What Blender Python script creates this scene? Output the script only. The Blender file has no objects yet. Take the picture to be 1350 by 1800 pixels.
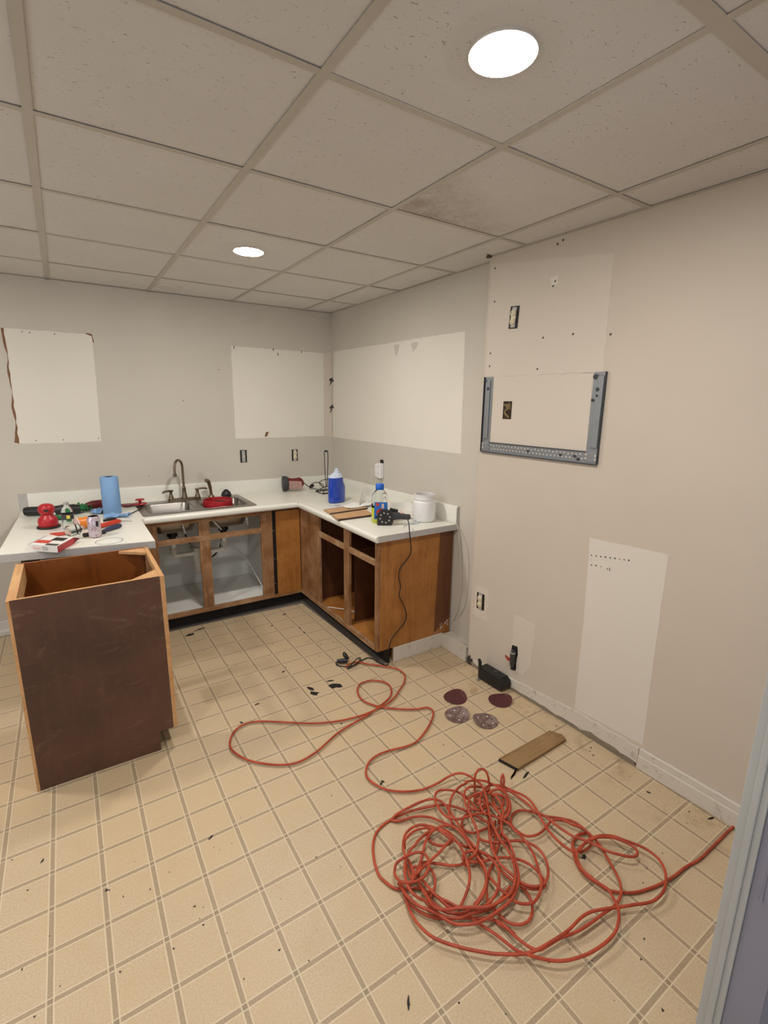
import bpy, bmesh, math, random
from mathutils import Vector, Matrix
random.seed(7)
sc = bpy.context.scene
COL = sc.collection
# ------------------------------------------------------------------ camera, world, exposure
CF = 851.504
CP = Vector((-2.12612, -4.17440, 1.65473))
CR = Vector((0.83885819, -0.54421101, 0.01230123))
CU = Vector((0.10931895, 0.19055809, 0.97557008))
CD = Vector((0.53326008, 0.81702019, -0.21934379))
cam = bpy.data.cameras.new('camera'); cam_o = bpy.data.objects.new('camera', cam); COL.objects.link(cam_o)
cam.sensor_fit = 'HORIZONTAL'; cam.sensor_width = 36.0; cam.lens = CF * 36.0 / 1350.0
cam.clip_start = 0.02; cam.clip_end = 60
m = Matrix.Identity(4)
for i in range(3):
    m[i][0] = CR[i]; m[i][1] = CU[i]; m[i][2] = -CD[i]; m[i][3] = CP[i]
cam_o.matrix_world = m
sc.camera = cam_o
w = bpy.data.worlds.new('world'); sc.world = w; w.use_nodes = True
w.node_tree.nodes['Background'].inputs[0].default_value = (0.75, 0.8, 0.9, 1)
w.node_tree.nodes['Background'].inputs[1].default_value = 0.25
sc.view_settings.view_transform = 'Standard'; sc.view_settings.look = 'None'
sc.view_settings.gamma = 1.0; sc.view_settings.use_curve_mapping = False
sc.view_settings.exposure = 1.52
LAMP = 108.0       # radiance of the recessed lamps
FILL_GLOW = 0.9      # radiance of the unseen glowing panes added as fill behind and left of the camera
LAMP_COL = (1.0, 0.95, 0.90)

H = 2.4361        # ceiling height
ZT = 0.878        # worktop height

def at(px, py, plane, val):
    """point of a plane (0:x 1:y 2:z = val) seen at photo pixel px, py"""
    d = CD + CR * ((px - 675) / CF) - CU * ((py - 900) / CF)
    t = (val - CP[plane]) / d[plane]
    return CP + d * t

def chase_x(y): return -0.0771 - 0.0347 * (y + 2)
def at_chase(px, py):
    d = CD + CR * ((px - 675) / CF) - CU * ((py - 900) / CF)
    s = -0.0347
    t = (-0.0771 + s * (CP[1] + 2) - CP[0]) / (d[0] - s * d[1])
    return CP + d * t
def cw(y, z, off=0.0): return Vector((chase_x(y) - off, y, z))

# ------------------------------------------------------------------ node helpers
def lin(c):
    return tuple(((v / 255.0) / 12.92 if v / 255.0 <= 0.04045 else ((v / 255.0 + 0.055) / 1.055) ** 2.4) for v in c) + (1.0,)
class G:
    """small node graph writer"""
    def __init__(s, name):
        s.mat = bpy.data.materials.new(name); s.mat.use_nodes = True
        s.t = s.mat.node_tree; s.b = s.t.nodes['Principled BSDF']
        s.co = s.t.nodes.new('ShaderNodeTexCoord')
    def n(s, typ, **kw):
        nd = s.t.nodes.new(typ)
        for k, v in kw.items(): setattr(nd, k, v)
        return nd
    def put(s, sock, v):
        if v is None: return
        if hasattr(v, 'is_output'): s.t.links.new(v, sock)
        else: sock.default_value = v
    def m(s, op, a, b=None, c=None):
        nd = s.n('ShaderNodeMath', operation=op); s.put(nd.inputs[0], a); s.put(nd.inputs[1], b)
        if c is not None: s.put(nd.inputs[2], c)
        return nd.outputs[0]
    def obj(s, scale=(1, 1, 1), rot=(0, 0, 0), gen=False):
        mp = s.n('ShaderNodeMapping'); mp.inputs['Scale'].default_value = scale; mp.inputs['Rotation'].default_value = rot
        s.t.links.new(s.co.outputs['Object'], mp.inputs[0]); return mp.outputs[0]
    def noise(s, scale, detail=3, rough=0.55, vec=None, dist=0.0):
        nd = s.n('ShaderNodeTexNoise'); nd.inputs['Scale'].default_value = scale; nd.inputs['Detail'].default_value = detail
        nd.inputs['Roughness'].default_value = rough; nd.inputs['Distortion'].default_value = dist
        s.t.links.new(vec if vec is not None else s.co.outputs['Object'], nd.inputs['Vector']); return nd.outputs['Fac']
    def ramp(s, v, lo, hi):
        nd = s.n('ShaderNodeMapRange'); nd.clamp = True
        s.put(nd.inputs[0], v); nd.inputs[1].default_value = lo; nd.inputs[2].default_value = hi; return nd.outputs[0]
    def mix(s, f, a, b):
        nd = s.n('ShaderNodeMix', data_type='RGBA'); s.put(nd.inputs[0], f); s.put(nd.inputs[6], a); s.put(nd.inputs[7], b); return nd.outputs[2]
    def col(s, v): s.put(s.b.inputs['Base Color'], v)
    def rough(s, v): s.put(s.b.inputs['Roughness'], v)
    def bump(s, h, st=0.2, dist=0.002):
        nd = s.n('ShaderNodeBump'); nd.inputs['Strength'].default_value = st; nd.inputs['Distance'].default_value = dist
        s.put(nd.inputs['Height'], h); s.t.links.new(nd.outputs[0], s.b.inputs['Normal'])

def plain(name, c, rough=0.5, metal=0.0, var=0.08, scale=25, bump=0.0, spec=0.5, coat=0):
    g = G(name); c1 = lin(c); c2 = tuple(v * (1 - var * 2) for v in c1[:3]) + (1,)
    g.col(g.mix(g.noise(scale, 3), c2, c1)); g.rough(rough); g.b.inputs['Metallic'].default_value = metal
    g.b.inputs['Specular IOR Level'].default_value = spec
    if coat: g.b.inputs['Coat Weight'].default_value = coat
    if bump: g.bump(g.noise(scale * 6, 2), bump, 0.001)
    return g.mat
def wood(name, dark, mid, light, rough=0.45, axis=2, wear=0.0, scale=1.0):
    g = G(name); sc_ = [60 * scale] * 3; sc_[axis] = 3 * scale
    v = g.obj(tuple(sc_)); f = g.noise(1.0, 5, 0.6, v, 0.6)
    blot = g.noise(5 * scale, 3, 0.6)
    c = g.mix(g.ramp(f, 0.32, 0.68), lin(dark), lin(mid))
    c = g.mix(g.ramp(blot, 0.42, 0.72), c, g.mix(0.35, lin(mid), lin(light)))
    if wear:
        wv = [90] * 3; wv[axis] = 6
        wn = g.noise(1.0, 5, 0.75, g.obj(tuple(wv))); wn2 = g.noise(7, 4, 0.7)
        c = g.mix(g.m('MULTIPLY', g.ramp(g.m('ADD', wn, g.m('MULTIPLY', wn2, 0.9)), 0.93, 1.12), wear), c, lin(light))
    g.col(c); g.rough(rough); g.bump(f, 0.15, 0.001)
    return g.mat
def glass(name, c, rough=0.02, ior=1.3):
    g = G(name); g.col(lin(c)); g.rough(rough); g.b.inputs['Transmission Weight'].default_value = 1.0; g.b.inputs['IOR'].default_value = ior
    return g.mat

M = {}
# floor vinyl: printed plaid of tan stripes with pale edges
def floor_mat():
    g = G('sheet_vinyl'); P = 0.1524
    sx = g.n('ShaderNodeSeparateXYZ'); g.t.links.new(g.co.outputs['Object'], sx.inputs[0])
    def dist(o, off):
        f = g.m('FRACT', g.m('ADD', g.m('DIVIDE', g.m('SUBTRACT', o, off), P), 0.5))
        return g.m('MULTIPLY', g.m('ABSOLUTE', g.m('SUBTRACT', f, 0.5)), P)
    dx = dist(sx.outputs[0], -2.3381 - 50 * P); dy = dist(sx.outputs[1], -2.0513 - 50 * P)
    gx = g.m('LESS_THAN', dx, 0.0068); gy = g.m('LESS_THAN', dy, 0.0068)
    def edge(d): return g.m('LESS_THAN', g.m('ABSOLUTE', g.m('SUBTRACT', d, 0.0088)), 0.0021)
    lx = edge(dx); ly = edge(dy)
    fine = g.noise(170, 3, 0.7); mid = g.noise(14, 4, 0.6); big = g.noise(1.3, 2)
    cell = g.mix(g.ramp(fine, 0.38, 0.62), lin((184, 162, 129)), lin((200, 179, 147)))
    cell = g.mix(g.m('MULTIPLY', g.ramp(mid, 0.48, 0.7), 0.35), cell, lin((186, 160, 122)))
    cell = g.mix(g.m('MULTIPLY', g.ramp(big, 0.45, 0.62), 0.3), cell, lin((204, 176, 134)))
    # each printed square is a touch different
    fx = g.m('FLOOR', g.m('DIVIDE', g.m('SUBTRACT', sx.outputs[0], -2.3381), P)); fy = g.m('FLOOR', g.m('DIVIDE', g.m('SUBTRACT', sx.outputs[1], -2.0513), P))
    stripe = g.mix(g.ramp(g.noise(260, 2, 0.8), 0.42, 0.6), lin((154, 134, 106)), lin((172, 152, 123)))
    pale = lin((211, 193, 162))
    gm = g.m('MAXIMUM', gx, gy)
    both = g.m('MULTIPLY', gx, gy)
    c = g.mix(gm, cell, stripe); c = g.mix(g.m('MULTIPLY', g.m('MAXIMUM', lx, ly), 0.8), c, pale)
    c = g.mix(both, c, lin((146, 128, 102)))
    # scuffs: worn dirt near the chase wall and random smears
    nr = g.ramp(sx.outputs[0], -0.42, -0.05)
    sm = g.m('MULTIPLY', g.m('MULTIPLY', nr, g.ramp(g.noise(9, 6, 0.75), 0.52, 0.68)), 0.55)
    c = g.mix(sm, c, lin((120, 98, 66)))
    sm2 = g.m('MULTIPLY', g.ramp(g.noise(4.2, 7, 0.8), 0.63, 0.74), 0.45)
    c = g.mix(sm2, c, lin((150, 130, 100)))
    g.col(c); g.rough(g.m('ADD', 0.36, g.m('MULTIPLY', g.noise(6, 4), 0.22)))
    g.bump(g.m('ADD', g.m('MULTIPLY', gm, -0.4), g.m('MULTIPLY', fine, 0.5)), 0.25, 0.0012)
    return g.mat
M['floor'] = floor_mat()
def wall_mat(name, a, b):
    g = G(name); c = g.mix(g.ramp(g.noise(1.1, 3), 0.35, 0.65), lin(a), lin(b))
    sp = g.m('MULTIPLY', g.ramp(g.noise(7, 8, 0.85), 0.68, 0.76), 0.35)
    c = g.mix(sp, c, lin((150, 138, 118))); g.col(c); g.rough(0.6); g.bump(g.noise(120, 3), 0.08, 0.001); return g.mat
M['wall'] = wall_mat('greige_wall_paint', (194, 187, 174), (200, 193, 180))
M['wall_chase'] = wall_mat('warm_greige_wall_paint', (198, 186, 170), (203, 191, 175))
M['patch'] = wall_mat('old_cream_wall_paint', (218, 212, 199), (223, 217, 205))
M['patch2'] = wall_mat('paler_wall_paint', (206, 195, 180), (210, 199, 184))
M['patch3'] = wall_mat('cream_patch_paint', (213, 205, 192), (218, 210, 198))
M['hall'] = wall_mat('hall_lit_blue_grey_wall', (160, 164, 182), (168, 170, 186))  # cool hall light is put into this blue-grey tone
def tile_mat(name, stain):
    g = G(name); c = g.mix(g.noise(3, 2), lin((206, 202, 197)), lin((214, 211, 206)))
    fl = g.noise(1.0, 2, 0.5, g.obj((60, 130, 60), (0, 0, 0.5)), 1.2)
    fleck = g.m('MULTIPLY', g.ramp(fl, 0.66, 0.72), g.ramp(g.noise(5, 2), 0.35, 0.55))
    c = g.mix(g.m('MULTIPLY', fleck, 0.8), c, lin((112, 98, 84)))
    if stain:
        sx = g.n('ShaderNodeSeparateXYZ'); g.t.links.new(g.co.outputs['Object'], sx.inputs[0])
        k = g.ramp(g.m('SUBTRACT', sx.outputs[1], g.m('MULTIPLY', sx.outputs[0], 0.45)), -0.02, 0.34)
        s2 = g.m('MULTIPLY', k, g.ramp(g.noise(9, 6, 0.8), 0.3, 0.75)); c = g.mix(g.m('MULTIPLY', s2, 0.9), c, lin((128, 102, 76)))
        s3 = g.m('MULTIPLY', k, g.ramp(g.noise(45, 6, 0.8), 0.58, 0.68)); c = g.mix(g.m('MULTIPLY', s3, 0.8), c, lin((96, 82, 68)))
    g.col(c); g.rough(0.95); g.bump(g.m('ADD', g.noise(220, 3), g.m('MULTIPLY', fl, -1.0)), 0.3, 0.0015); return g.mat
M['tile'] = tile_mat('fissured_ceiling_tile', False); M['tile_stained'] = tile_mat('water_stained_ceiling_tile', True)
M['tee'] = plain('painted_steel_tee', (188, 181, 169), 0.45, 0, 0.04, 6)
M['lamp_trim'] = plain('white_lamp_trim', (215, 208, 198), 0.4, 0, 0.02)
g = G('lit_diffuser'); g.b.inputs['Emission Color'].default_value = LAMP_COL + (1,); g.b.inputs['Emission Strength'].default_value = LAMP; g.col((1, 1, 1, 1)); M['lamp'] = g.mat
g = G('added_fill_pane'); g.b.inputs['Emission Color'].default_value = (0.80, 0.90, 1.0, 1); g.b.inputs['Emission Strength'].default_value = FILL_GLOW; g.col((1, 1, 1, 1)); M['fill_pane'] = g.mat
M['lamp_off'] = plain('unlit_diffuser', (205, 198, 190), 0.35, 0, 0.02)
M['white_trim'] = plain('white_gloss_trim_paint', (214, 208, 200), 0.38, 0, 0.06, 12)
def dirty():
    g = G('scuffed_white_baseboard'); c = g.mix(g.ramp(g.noise(16, 7, 0.8), 0.55, 0.72), lin((208, 200, 187)), lin((134, 118, 96)))
    g.col(c); g.rough(0.5); return g.mat
M['dirty_trim'] = dirty()
M['jamb'] = plain('grey_white_jamb_paint', (182, 184, 184), 0.35, 0, 0.07, 5, 0.1)
M['jamb_dark'] = plain('hall_lit_blue_grey_jamb', (142, 142, 160), 0.4, 0, 0.06, 5, 0.1)  # darker blue-grey carries the hall's cooler light in the colour
M['raw'] = plain('torn_brown_drywall_paper', (140, 100, 70), 0.9, 0, 0.25, 60)
M['gap_dark'] = plain('dark_gap_and_scar', (78, 70, 62), 0.8, 0, 0.3, 50)  # dark tone put in for shade inside gaps, cracks and holes; also scars
M['smudge'] = plain('faint_brown_smudge', (186, 158, 118), 0.8, 0, 0.15, 40)
M['foot'] = plain('dusty_exposed_drywall', (150, 136, 116), 0.9, 0, 0.25, 40)
M['black_chip'] = plain('black_debris', (26, 24, 22), 0.6, 0, 0.2, 60)
M['strip'] = plain('grey_bare_subfloor', (120, 112, 104), 0.8, 0, 0.3, 40)
# wood
M['oak'] = wood('golden_stained_plywood', (134, 82, 32), (164, 106, 48), (190, 134, 72), 0.42, 2, 0.25)
M['oak_worn'] = wood('sanded_worn_oak', (110, 70, 38), (142, 98, 58), (178, 142, 106), 0.6, 2, 0.6)
M['oak_worn_x'] = wood('sanded_worn_oak_rail', (116, 78, 44), (148, 104, 64), (194, 164, 130), 0.6, 0, 0.5)
M['oak_worn_y'] = wood('sanded_worn_oak_rail_side', (116, 78, 44), (148, 104, 64), (194, 164, 130), 0.6, 1, 0.7)
M['brown'] = wood('dark_brown_stained_plywood', (74, 38, 20), (92, 50, 28), (110, 64, 38), 0.4, 2)
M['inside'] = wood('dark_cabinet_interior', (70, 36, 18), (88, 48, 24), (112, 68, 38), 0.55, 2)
M['amber'] = wood('amber_varnished_interior', (112, 60, 18), (134, 74, 26), (156, 96, 44), 0.35, 2)
M['raw_edge'] = wood('raw_pine_edge', (176, 130, 84), (198, 152, 102), (216, 174, 126), 0.6, 1)
def side_mat():
    g = G('scuffed_brown_side_panel'); n1 = g.noise(2.2, 4, 0.6); n2 = g.noise(1.0, 5, 0.7, g.obj((25, 25, 4)))
    c = g.mix(g.ramp(n1, 0.35, 0.65), lin((70, 44, 31)), lin((90, 58, 42)))
    c = g.mix(g.m('MULTIPLY', g.ramp(n2, 0.5, 0.75), 0.4), c, lin((100, 70, 52)))
    s = g.m('MULTIPLY', g.ramp(g.noise(1.0, 7, 0.8, g.obj((4, 6, 11)), 1.5), 0.56, 0.72), 0.5)
    c = g.mix(s, c, lin((142, 116, 94))); g.col(c); g.rough(0.48); return g.mat
M['side'] = side_mat()
M['band'] = wood('unfaded_brown_plywood', (88, 48, 22), (106, 62, 28), (124, 78, 40), 0.42, 2)
M['plank'] = wood('weathered_plank', (104, 76, 44), (138, 106, 66), (160, 130, 88), 0.7, 0, 0.3)
M['board'] = wood('tan_wood_strip', (158, 116, 78), (182, 142, 100), (206, 172, 132), 0.6, 0)
M['board_edge'] = plain('dark_board_edge', (70, 48, 34), 0.7)
M['toe'] = plain('toe_shade_and_char', (28, 22, 20), 0.8, 0, 0.2)  # near-black puts the toe-void and gap shade into the colour; also char
M['white_in'] = plain('white_painted_interior', (226, 224, 217), 0.5, 0, 0.08, 9)
M['lam'] = plain('white_speckled_laminate', (228, 226, 214), 0.3, 0, 0.03, 90)
M['lam_edge'] = plain('grey_cut_laminate_edge', (186, 182, 178), 0.5, 0, 0.08, 30)
M['caulk'] = plain('yellowed_caulk', (226, 214, 178), 0.5)
def steel():
    g = G('brushed_steel'); f = g.noise(1.0, 3, 0.6, g.obj((8, 300, 8))); g.col(g.mix(f, lin((128, 124, 118)), lin((168, 164, 158))))
    g.b.inputs['Metallic'].default_value = 1.0; g.rough(g.m('ADD', 0.22, g.m('MULTIPLY', f, 0.2))); return g.mat
M['steel'] = steel()
M['nickel'] = plain('antique_nickel', (142, 126, 108), 0.28, 1.0, 0.12, 40)
M['galv'] = plain('grey_galvanised_steel', (150, 154, 157), 0.45, 0.6, 0.1, 18)
M['galv_d'] = plain('dark_steel_recess', (70, 74, 78), 0.5, 0.6, 0.1, 18)
M['zinc'] = plain('zinc_clip', (200, 200, 196), 0.35, 0.8)
M['pvc'] = plain('white_pvc', (222, 218, 206), 0.35)
M['black'] = plain('black_plastic', (20, 20, 22), 0.4, 0, 0.1)
M['black_r'] = plain('black_rubber_cord', (16, 15, 15), 0.45, 0, 0.1)
M['grey_pl'] = plain('dark_grey_plastic', (56, 56, 58), 0.5)
M['red'] = plain('red_plastic', (176, 24, 34), 0.38, 0, 0.06)
M['red_d'] = plain('dark_red_plastic', (110, 20, 26), 0.45, 0, 0.1)
M['orange_red'] = plain('orange_red_plastic', (200, 58, 34), 0.4)
M['rust_red'] = plain('faded_red_handle', (150, 62, 46), 0.5)
M['orange'] = plain('orange_plastic', (226, 132, 44), 0.4)
M['green'] = plain('green_webbing', (40, 128, 66), 0.7, 0, 0.2, 80)
M['pink'] = plain('pale_pink_plastic', (228, 196, 186), 0.5)
def cord():
    g = G('orange_cord_jacket'); g.col(g.mix(g.ramp(g.noise(20, 3), 0.4, 0.6), lin((158, 62, 38)), lin((178, 76, 48)))); g.rough(0.48); g.b.inputs['Specular IOR Level'].default_value = 0.35; return g.mat
M['cord'] = cord()
M['towel'] = plain('blue_shop_towel', (128, 166, 208), 0.95, 0, 0.05, 60, 0.5)
M['paper'] = plain('white_paper_towel', (234, 232, 226), 0.9, 0, 0.03, 40, 0.4)
M['card_w'] = plain('white_carton', (226, 222, 216), 0.55)
M['jar'] = plain('white_frosted_plastic', (228, 226, 224), 0.4, 0, 0.02)
M['clear'] = glass('clear_plastic', (240, 246, 244), 0.03, 1.25)
M['clear_b'] = plain('pale_translucent_plastic', (196, 208, 224), 0.25, 0, 0.04)
M['dust'] = plain('dusty_pink_grey_plastic', (176, 140, 130), 0.7, 0, 0.15, 30)
M['blue_liq'] = plain('deep_blue_dish_soap', (16, 62, 168), 0.2, 0, 0.05, 8, coat=0.6)
M['green_liq'] = plain('yellow_green_cleaner', (196, 200, 60), 0.2, 0, 0.04, 8, coat=0.6)
M['blue_cap'] = plain('bright_blue_cap', (20, 96, 196), 0.35)
M['blue_lab'] = plain('blue_label', (30, 110, 190), 0.45)
M['navy'] = plain('navy_rubber_grip', (44, 52, 84), 0.5)
M['can'] = plain('silver_can_metal', (200, 200, 206), 0.25, 0.9, 0.04)
def can_lab():
    g = G('pink_printed_can_wall'); f = g.noise(1.0, 2, 0.5, g.obj((110, 110, 60)), 1.5)
    g.col(g.mix(g.m('MULTIPLY', g.ramp(f, 0.5, 0.56), .6), lin((206, 198, 204)), lin((150, 78, 116)))); g.rough(0.3); g.b.inputs['Metallic'].default_value = 0.5; return g.mat
M['can_lab'] = can_lab()
def disc_mat(name, a, b, lo):
    g = G(name); g.col(g.mix(g.ramp(g.noise(30, 5, 0.7), lo, lo + 0.14), lin(a), lin(b))); g.rough(0.85); g.bump(g.noise(400, 2), 0.4, 0.001); return g.mat
M['disc_r'] = disc_mat('maroon_sandpaper', (78, 34, 34), (112, 78, 72), 0.60)
M['disc_g'] = disc_mat('dust_clogged_sandpaper', (102, 76, 70), (134, 114, 106), 0.45)
M['ivory'] = plain('ivory_receptacle', (226, 216, 182), 0.4)
M['white_pl'] = plain('white_plastic', (230, 228, 226), 0.35, 0, 0.02)
M['cable'] = plain('off_white_cable', (206, 200, 190), 0.5, 0, 0.03)
M['slot'] = plain('black_slot', (14, 12, 12), 0.6)
M['hole'] = plain('dark_wall_cavity', (62, 48, 36), 0.9, 0, 0.3, 40)
M['insul'] = plain('tan_insulation', (150, 126, 86), 0.9, 0, 0.3, 40)
M['yellow'] = plain('yellow_print', (226, 214, 80), 0.5)
M['hookpad'] = plain('dark_hook_pad', (44, 38, 36), 0.8)

# ------------------------------------------------------------------ mesh helpers
class MB:
    def __init__(s): s.bm = bmesh.new()
    def box(s, x0, x1, y0, y1, z0, z1, f=None):
        vs = [Vector((x, y, z)) for z in (z0, z1) for y in (y0, y1) for x in (x0, x1)]
        if f: vs = [f(v) for v in vs]
        v = [s.bm.verts.new(p) for p in vs]
        for q in ((0, 2, 3, 1), (4, 5, 7, 6), (0, 1, 5, 4), (1, 3, 7, 5), (3, 2, 6, 7), (2, 0, 4, 6)): s.bm.faces.new([v[i] for i in q])
        return s
    def prism(s, pts, vec):
        """closed polygon pts (3-D) extruded along vec"""
        a = [s.bm.verts.new(Vector(p)) for p in pts]; b = [s.bm.verts.new(Vector(p) + Vector(vec)) for p in pts]; n = len(a)
        s.bm.faces.new(a); s.bm.faces.new(list(reversed(b)))
        for i in range(n): s.bm.faces.new([a[(i + 1) % n], a[i], b[i], b[(i + 1) % n]])
        return s
    def loft(s, rings, cap=True):
        R_ = [[s.bm.verts.new(Vector(p)) for p in r] for r in rings]; n = len(R_[0])
        for a, b in zip(R_, R_[1:]):
            for i in range(n): s.bm.faces.new([a[i], a[(i + 1) % n], b[(i + 1) % n], b[i]])
        if cap: s.bm.faces.new(list(reversed(R_[0]))); s.bm.faces.new(R_[-1])
        return s
    def lathe(s, prof, c, n=24, axis=None, cap=True):
        """prof: (radius, height) list; c: base centre; axis: direction"""
        c = Vector(c); ax = Vector(axis).normalized() if axis else Vector((0, 0, 1))
        u = ax.orthogonal().normalized(); v = ax.cross(u)
        return s.loft([[c + ax * h + (u * math.cos(2 * math.pi * i / n) + v * math.sin(2 * math.pi * i / n)) * max(r, 1e-4) for i in range(n)] for r, h in prof], cap)
    def tube(s, pts, r, n=8, cap=True):
        pts = [Vector(p) for p in pts]; rings = []; u = None
        for i, p in enumerate(pts):
            t = (pts[min(i + 1, len(pts) - 1)] - pts[max(i - 1, 0)]).normalized()
            if u is None: u = t.orthogonal().normalized()
            u = (u - t * u.dot(t)); u = u.normalized() if u.length > 1e-6 else t.orthogonal().normalized()
            v = t.cross(u); rr = r[i] if isinstance(r, (list, tuple)) else r
            rings.append([p + (u * math.cos(2 * math.pi * k / n) + v * math.sin(2 * math.pi * k / n)) * rr for k in range(n)])
        return s.loft(rings, cap)
    def build(s, name, mat, parent=None, smooth=False, bevel=0.0, subs=0):
        bm = s.bm
        bmesh.ops.recalc_face_normals(bm, faces=bm.faces)
        if bevel:
            ed = [e for e in bm.edges if len(e.link_faces) == 2 and e.calc_face_angle(0) > 0.5]
            try: bmesh.ops.bevel(bm, geom=ed, offset=bevel, segments=2, affect='EDGES', profile=0.5)
            except Exception: pass
        off = Vector((0, 0, 0))
        me = bpy.data.meshes.new(name)
        if parent is not None: off = world_loc(parent)
        else:
            # a lone mesh keeps its origin at its own base
            xs = [v.co for v in bm.verts]
            if getattr(s, 'org', None) is not None: off = Vector(s.org)
        if off.length > 0: bmesh.ops.translate(bm, verts=bm.verts, vec=-off)
        bm.to_mesh(me); bm.free()
        o = bpy.data.objects.new(name, me); COL.objects.link(o); me.materials.append(M[mat] if isinstance(mat, str) else mat)
        if parent is not None: o.parent = parent
        else: o.location = off
        if smooth:
            for pl in me.polygons: pl.use_smooth = True
            try: me.set_sharp_from_angle(angle=0.7)
            except Exception: pass
        return o
def world_loc(o):
    v = Vector(o.location); p = o.parent
    while p is not None: v += Vector(p.location); p = p.parent
    return v
def thing(name, label, cat, loc, group=None):
    o = bpy.data.objects.new(name, None); COL.objects.link(o); o.location = loc; o.empty_display_size = 0.05
    o['label'] = label; o['category'] = cat
    if group: o['group'] = group
    return o
def tag(o, label, cat, group=None):
    o['label'] = label; o['category'] = cat
    if group: o['group'] = group
    return o
def structure(o, label=None):
    o['kind'] = 'structure'
    if label: o['label'] = label
    return o
def smoothline(pts, k=6, closed=False):
    pts = [Vector(p) for p in pts]; n = len(pts); out = []
    rng = n if closed else n - 1
    for i in range(rng):
        if closed: a, b, c, d = pts[(i - 1) % n], pts[i], pts[(i + 1) % n], pts[(i + 2) % n]
        else: a, b, c, d = pts[max(i - 1, 0)], pts[i], pts[i + 1], pts[min(i + 2, n - 1)]
        for j in range(k):
            t = j / k
            out.append(0.5 * ((2 * b) + (c - a) * t + (2 * a - 5 * b + 4 * c - d) * t * t + (3 * b - a - 3 * c + d) * t ** 3))
    if not closed: out.append(pts[-1])
    return out
def ragged(poly, step=0.03, amp=0.002, seed=1):
    """2-D polygon with slightly torn edges"""
    rnd = random.Random(seed); out = []
    for i in range(len(poly)):
        a = Vector(poly[i]); b = Vector(poly[(i + 1) % len(poly)]); L = (b - a).length; k = max(1, int(L / step)); nrm = Vector((-(b - a).y, (b - a).x)) / max(L, 1e-6)
        for j in range(k):
            p = a + (b - a) * (j / k)
            if j: p = p + nrm * rnd.uniform(-amp, amp)
            out.append(p)
    return out
def rrect(x0, x1, y0, y1, r, z, n=5):
    out = []
    for cx, cy, a0 in ((x1 - r, y1 - r, 0), (x0 + r, y1 - r, 90), (x0 + r, y0 + r, 180), (x1 - r, y0 + r, 270)):
        for i in range(n + 1):
            a = math.radians(a0 + 90 * i / n); out.append(Vector((cx + r * math.cos(a), cy + r * math.sin(a), z)))
    return out

# ------------------------------------------------------------------ STRUCTURE
XL, YF, YH = -4.3, -3.826, -6.2
floor = structure(MB().box(XL - 0.1, 0.35, YH - 0.1, 0.1, -0.08, 0).build('floor', 'floor'), 'worn beige sheet vinyl printed with a plaid of tan stripes')
wb = structure(MB().box(XL - 0.1, 0.35, 0, 0.1, 0, H + 0.15).build('wall_back', 'wall'), 'greige back wall with paler squares where wall cabinets hung')
wr = structure(MB().box(0, 0.12, -2.06, 0, 0, H + 0.15).build('wall_right', 'wall'), 'greige right wall set back behind the worktop')
wch = MB(); wch.prism([(chase_x(-2.06), -2.06, 0), (0.15, -2.06, 0), (0.15, YF - 0.15, 0), (chase_x(YF - 0.15), YF - 0.15, 0)], (0, 0, H + 0.15))
wch = structure(wch.build('wall_right_front', 'wall_chase'), 'beige right wall that stands slightly proud, nearer the camera')
wl = structure(MB().box(XL - 0.1, XL, YH, 0, 0, H + 0.15).build('wall_left', 'wall'))
wf = MB(); wf.box(-0.862, 0.35, YF - 0.12, YF, 0, H + 0.15); wf.box(XL, -3.1, YF - 0.12, YF, 0, H + 0.15); wf.box(-3.1, -0.862, YF - 0.12, YF, 2.31, H + 0.15)
wf = structure(wf.build('wall_front', 'hall'), 'wall coloured blue-grey for the hall light around the wide opening the photo is taken through')
structure(MB().box(XL, 0.35, YH - 0.1, YH, 0, H + 0.15).build('wall_hall_end', 'hall'))
structure(MB().box(0.25, 0.35, YH, YF - 0.12, 0, H + 0.15).build('wall_hall_right', 'hall'))
def window(n, x0, x1, y0, y1, z0, z1, ax):  # unseen glowing pane added to fill the room and ceiling with cool light
    wdw = structure(MB().box(x0, x1, y0, y1, z0, z1).build('window_%d' % n, 'fill_pane'), 'unseen glowing window added for cool fill light outside the frame')
    if ax == 1:
        for xx in (x0, (x0 + x1) / 2, x1): MB().box(xx - .03, xx + .03, y0 - .01, y1 + .02, z0 - .03, z1 + .03).build('window_frame', 'white_trim', wdw)
        for zz in (z0, z1): MB().box(x0 - .03, x1 + .03, y0 - .01, y1 + .02, zz - .03, zz + .03).build('window_frame', 'white_trim', wdw)
    else:
        for yy in (y0, (y0 + y1) / 2, y1): MB().box(x0 - .01, x1 + .02, yy - .03, yy + .03, z0 - .03, z1 + .03).build('window_frame', 'white_trim', wdw)
        for zz in (z0, z1): MB().box(x0 - .01, x1 + .02, y0 - .03, y1 + .03, zz - .03, zz + .03).build('window_frame', 'white_trim', wdw)
window(1, -3.3, -1.1, YH + .0, YH + .01, .75, 1.95, 1)
window(2, XL, XL + .01, -3.0, -1.4, .85, 1.95, 0)
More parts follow.
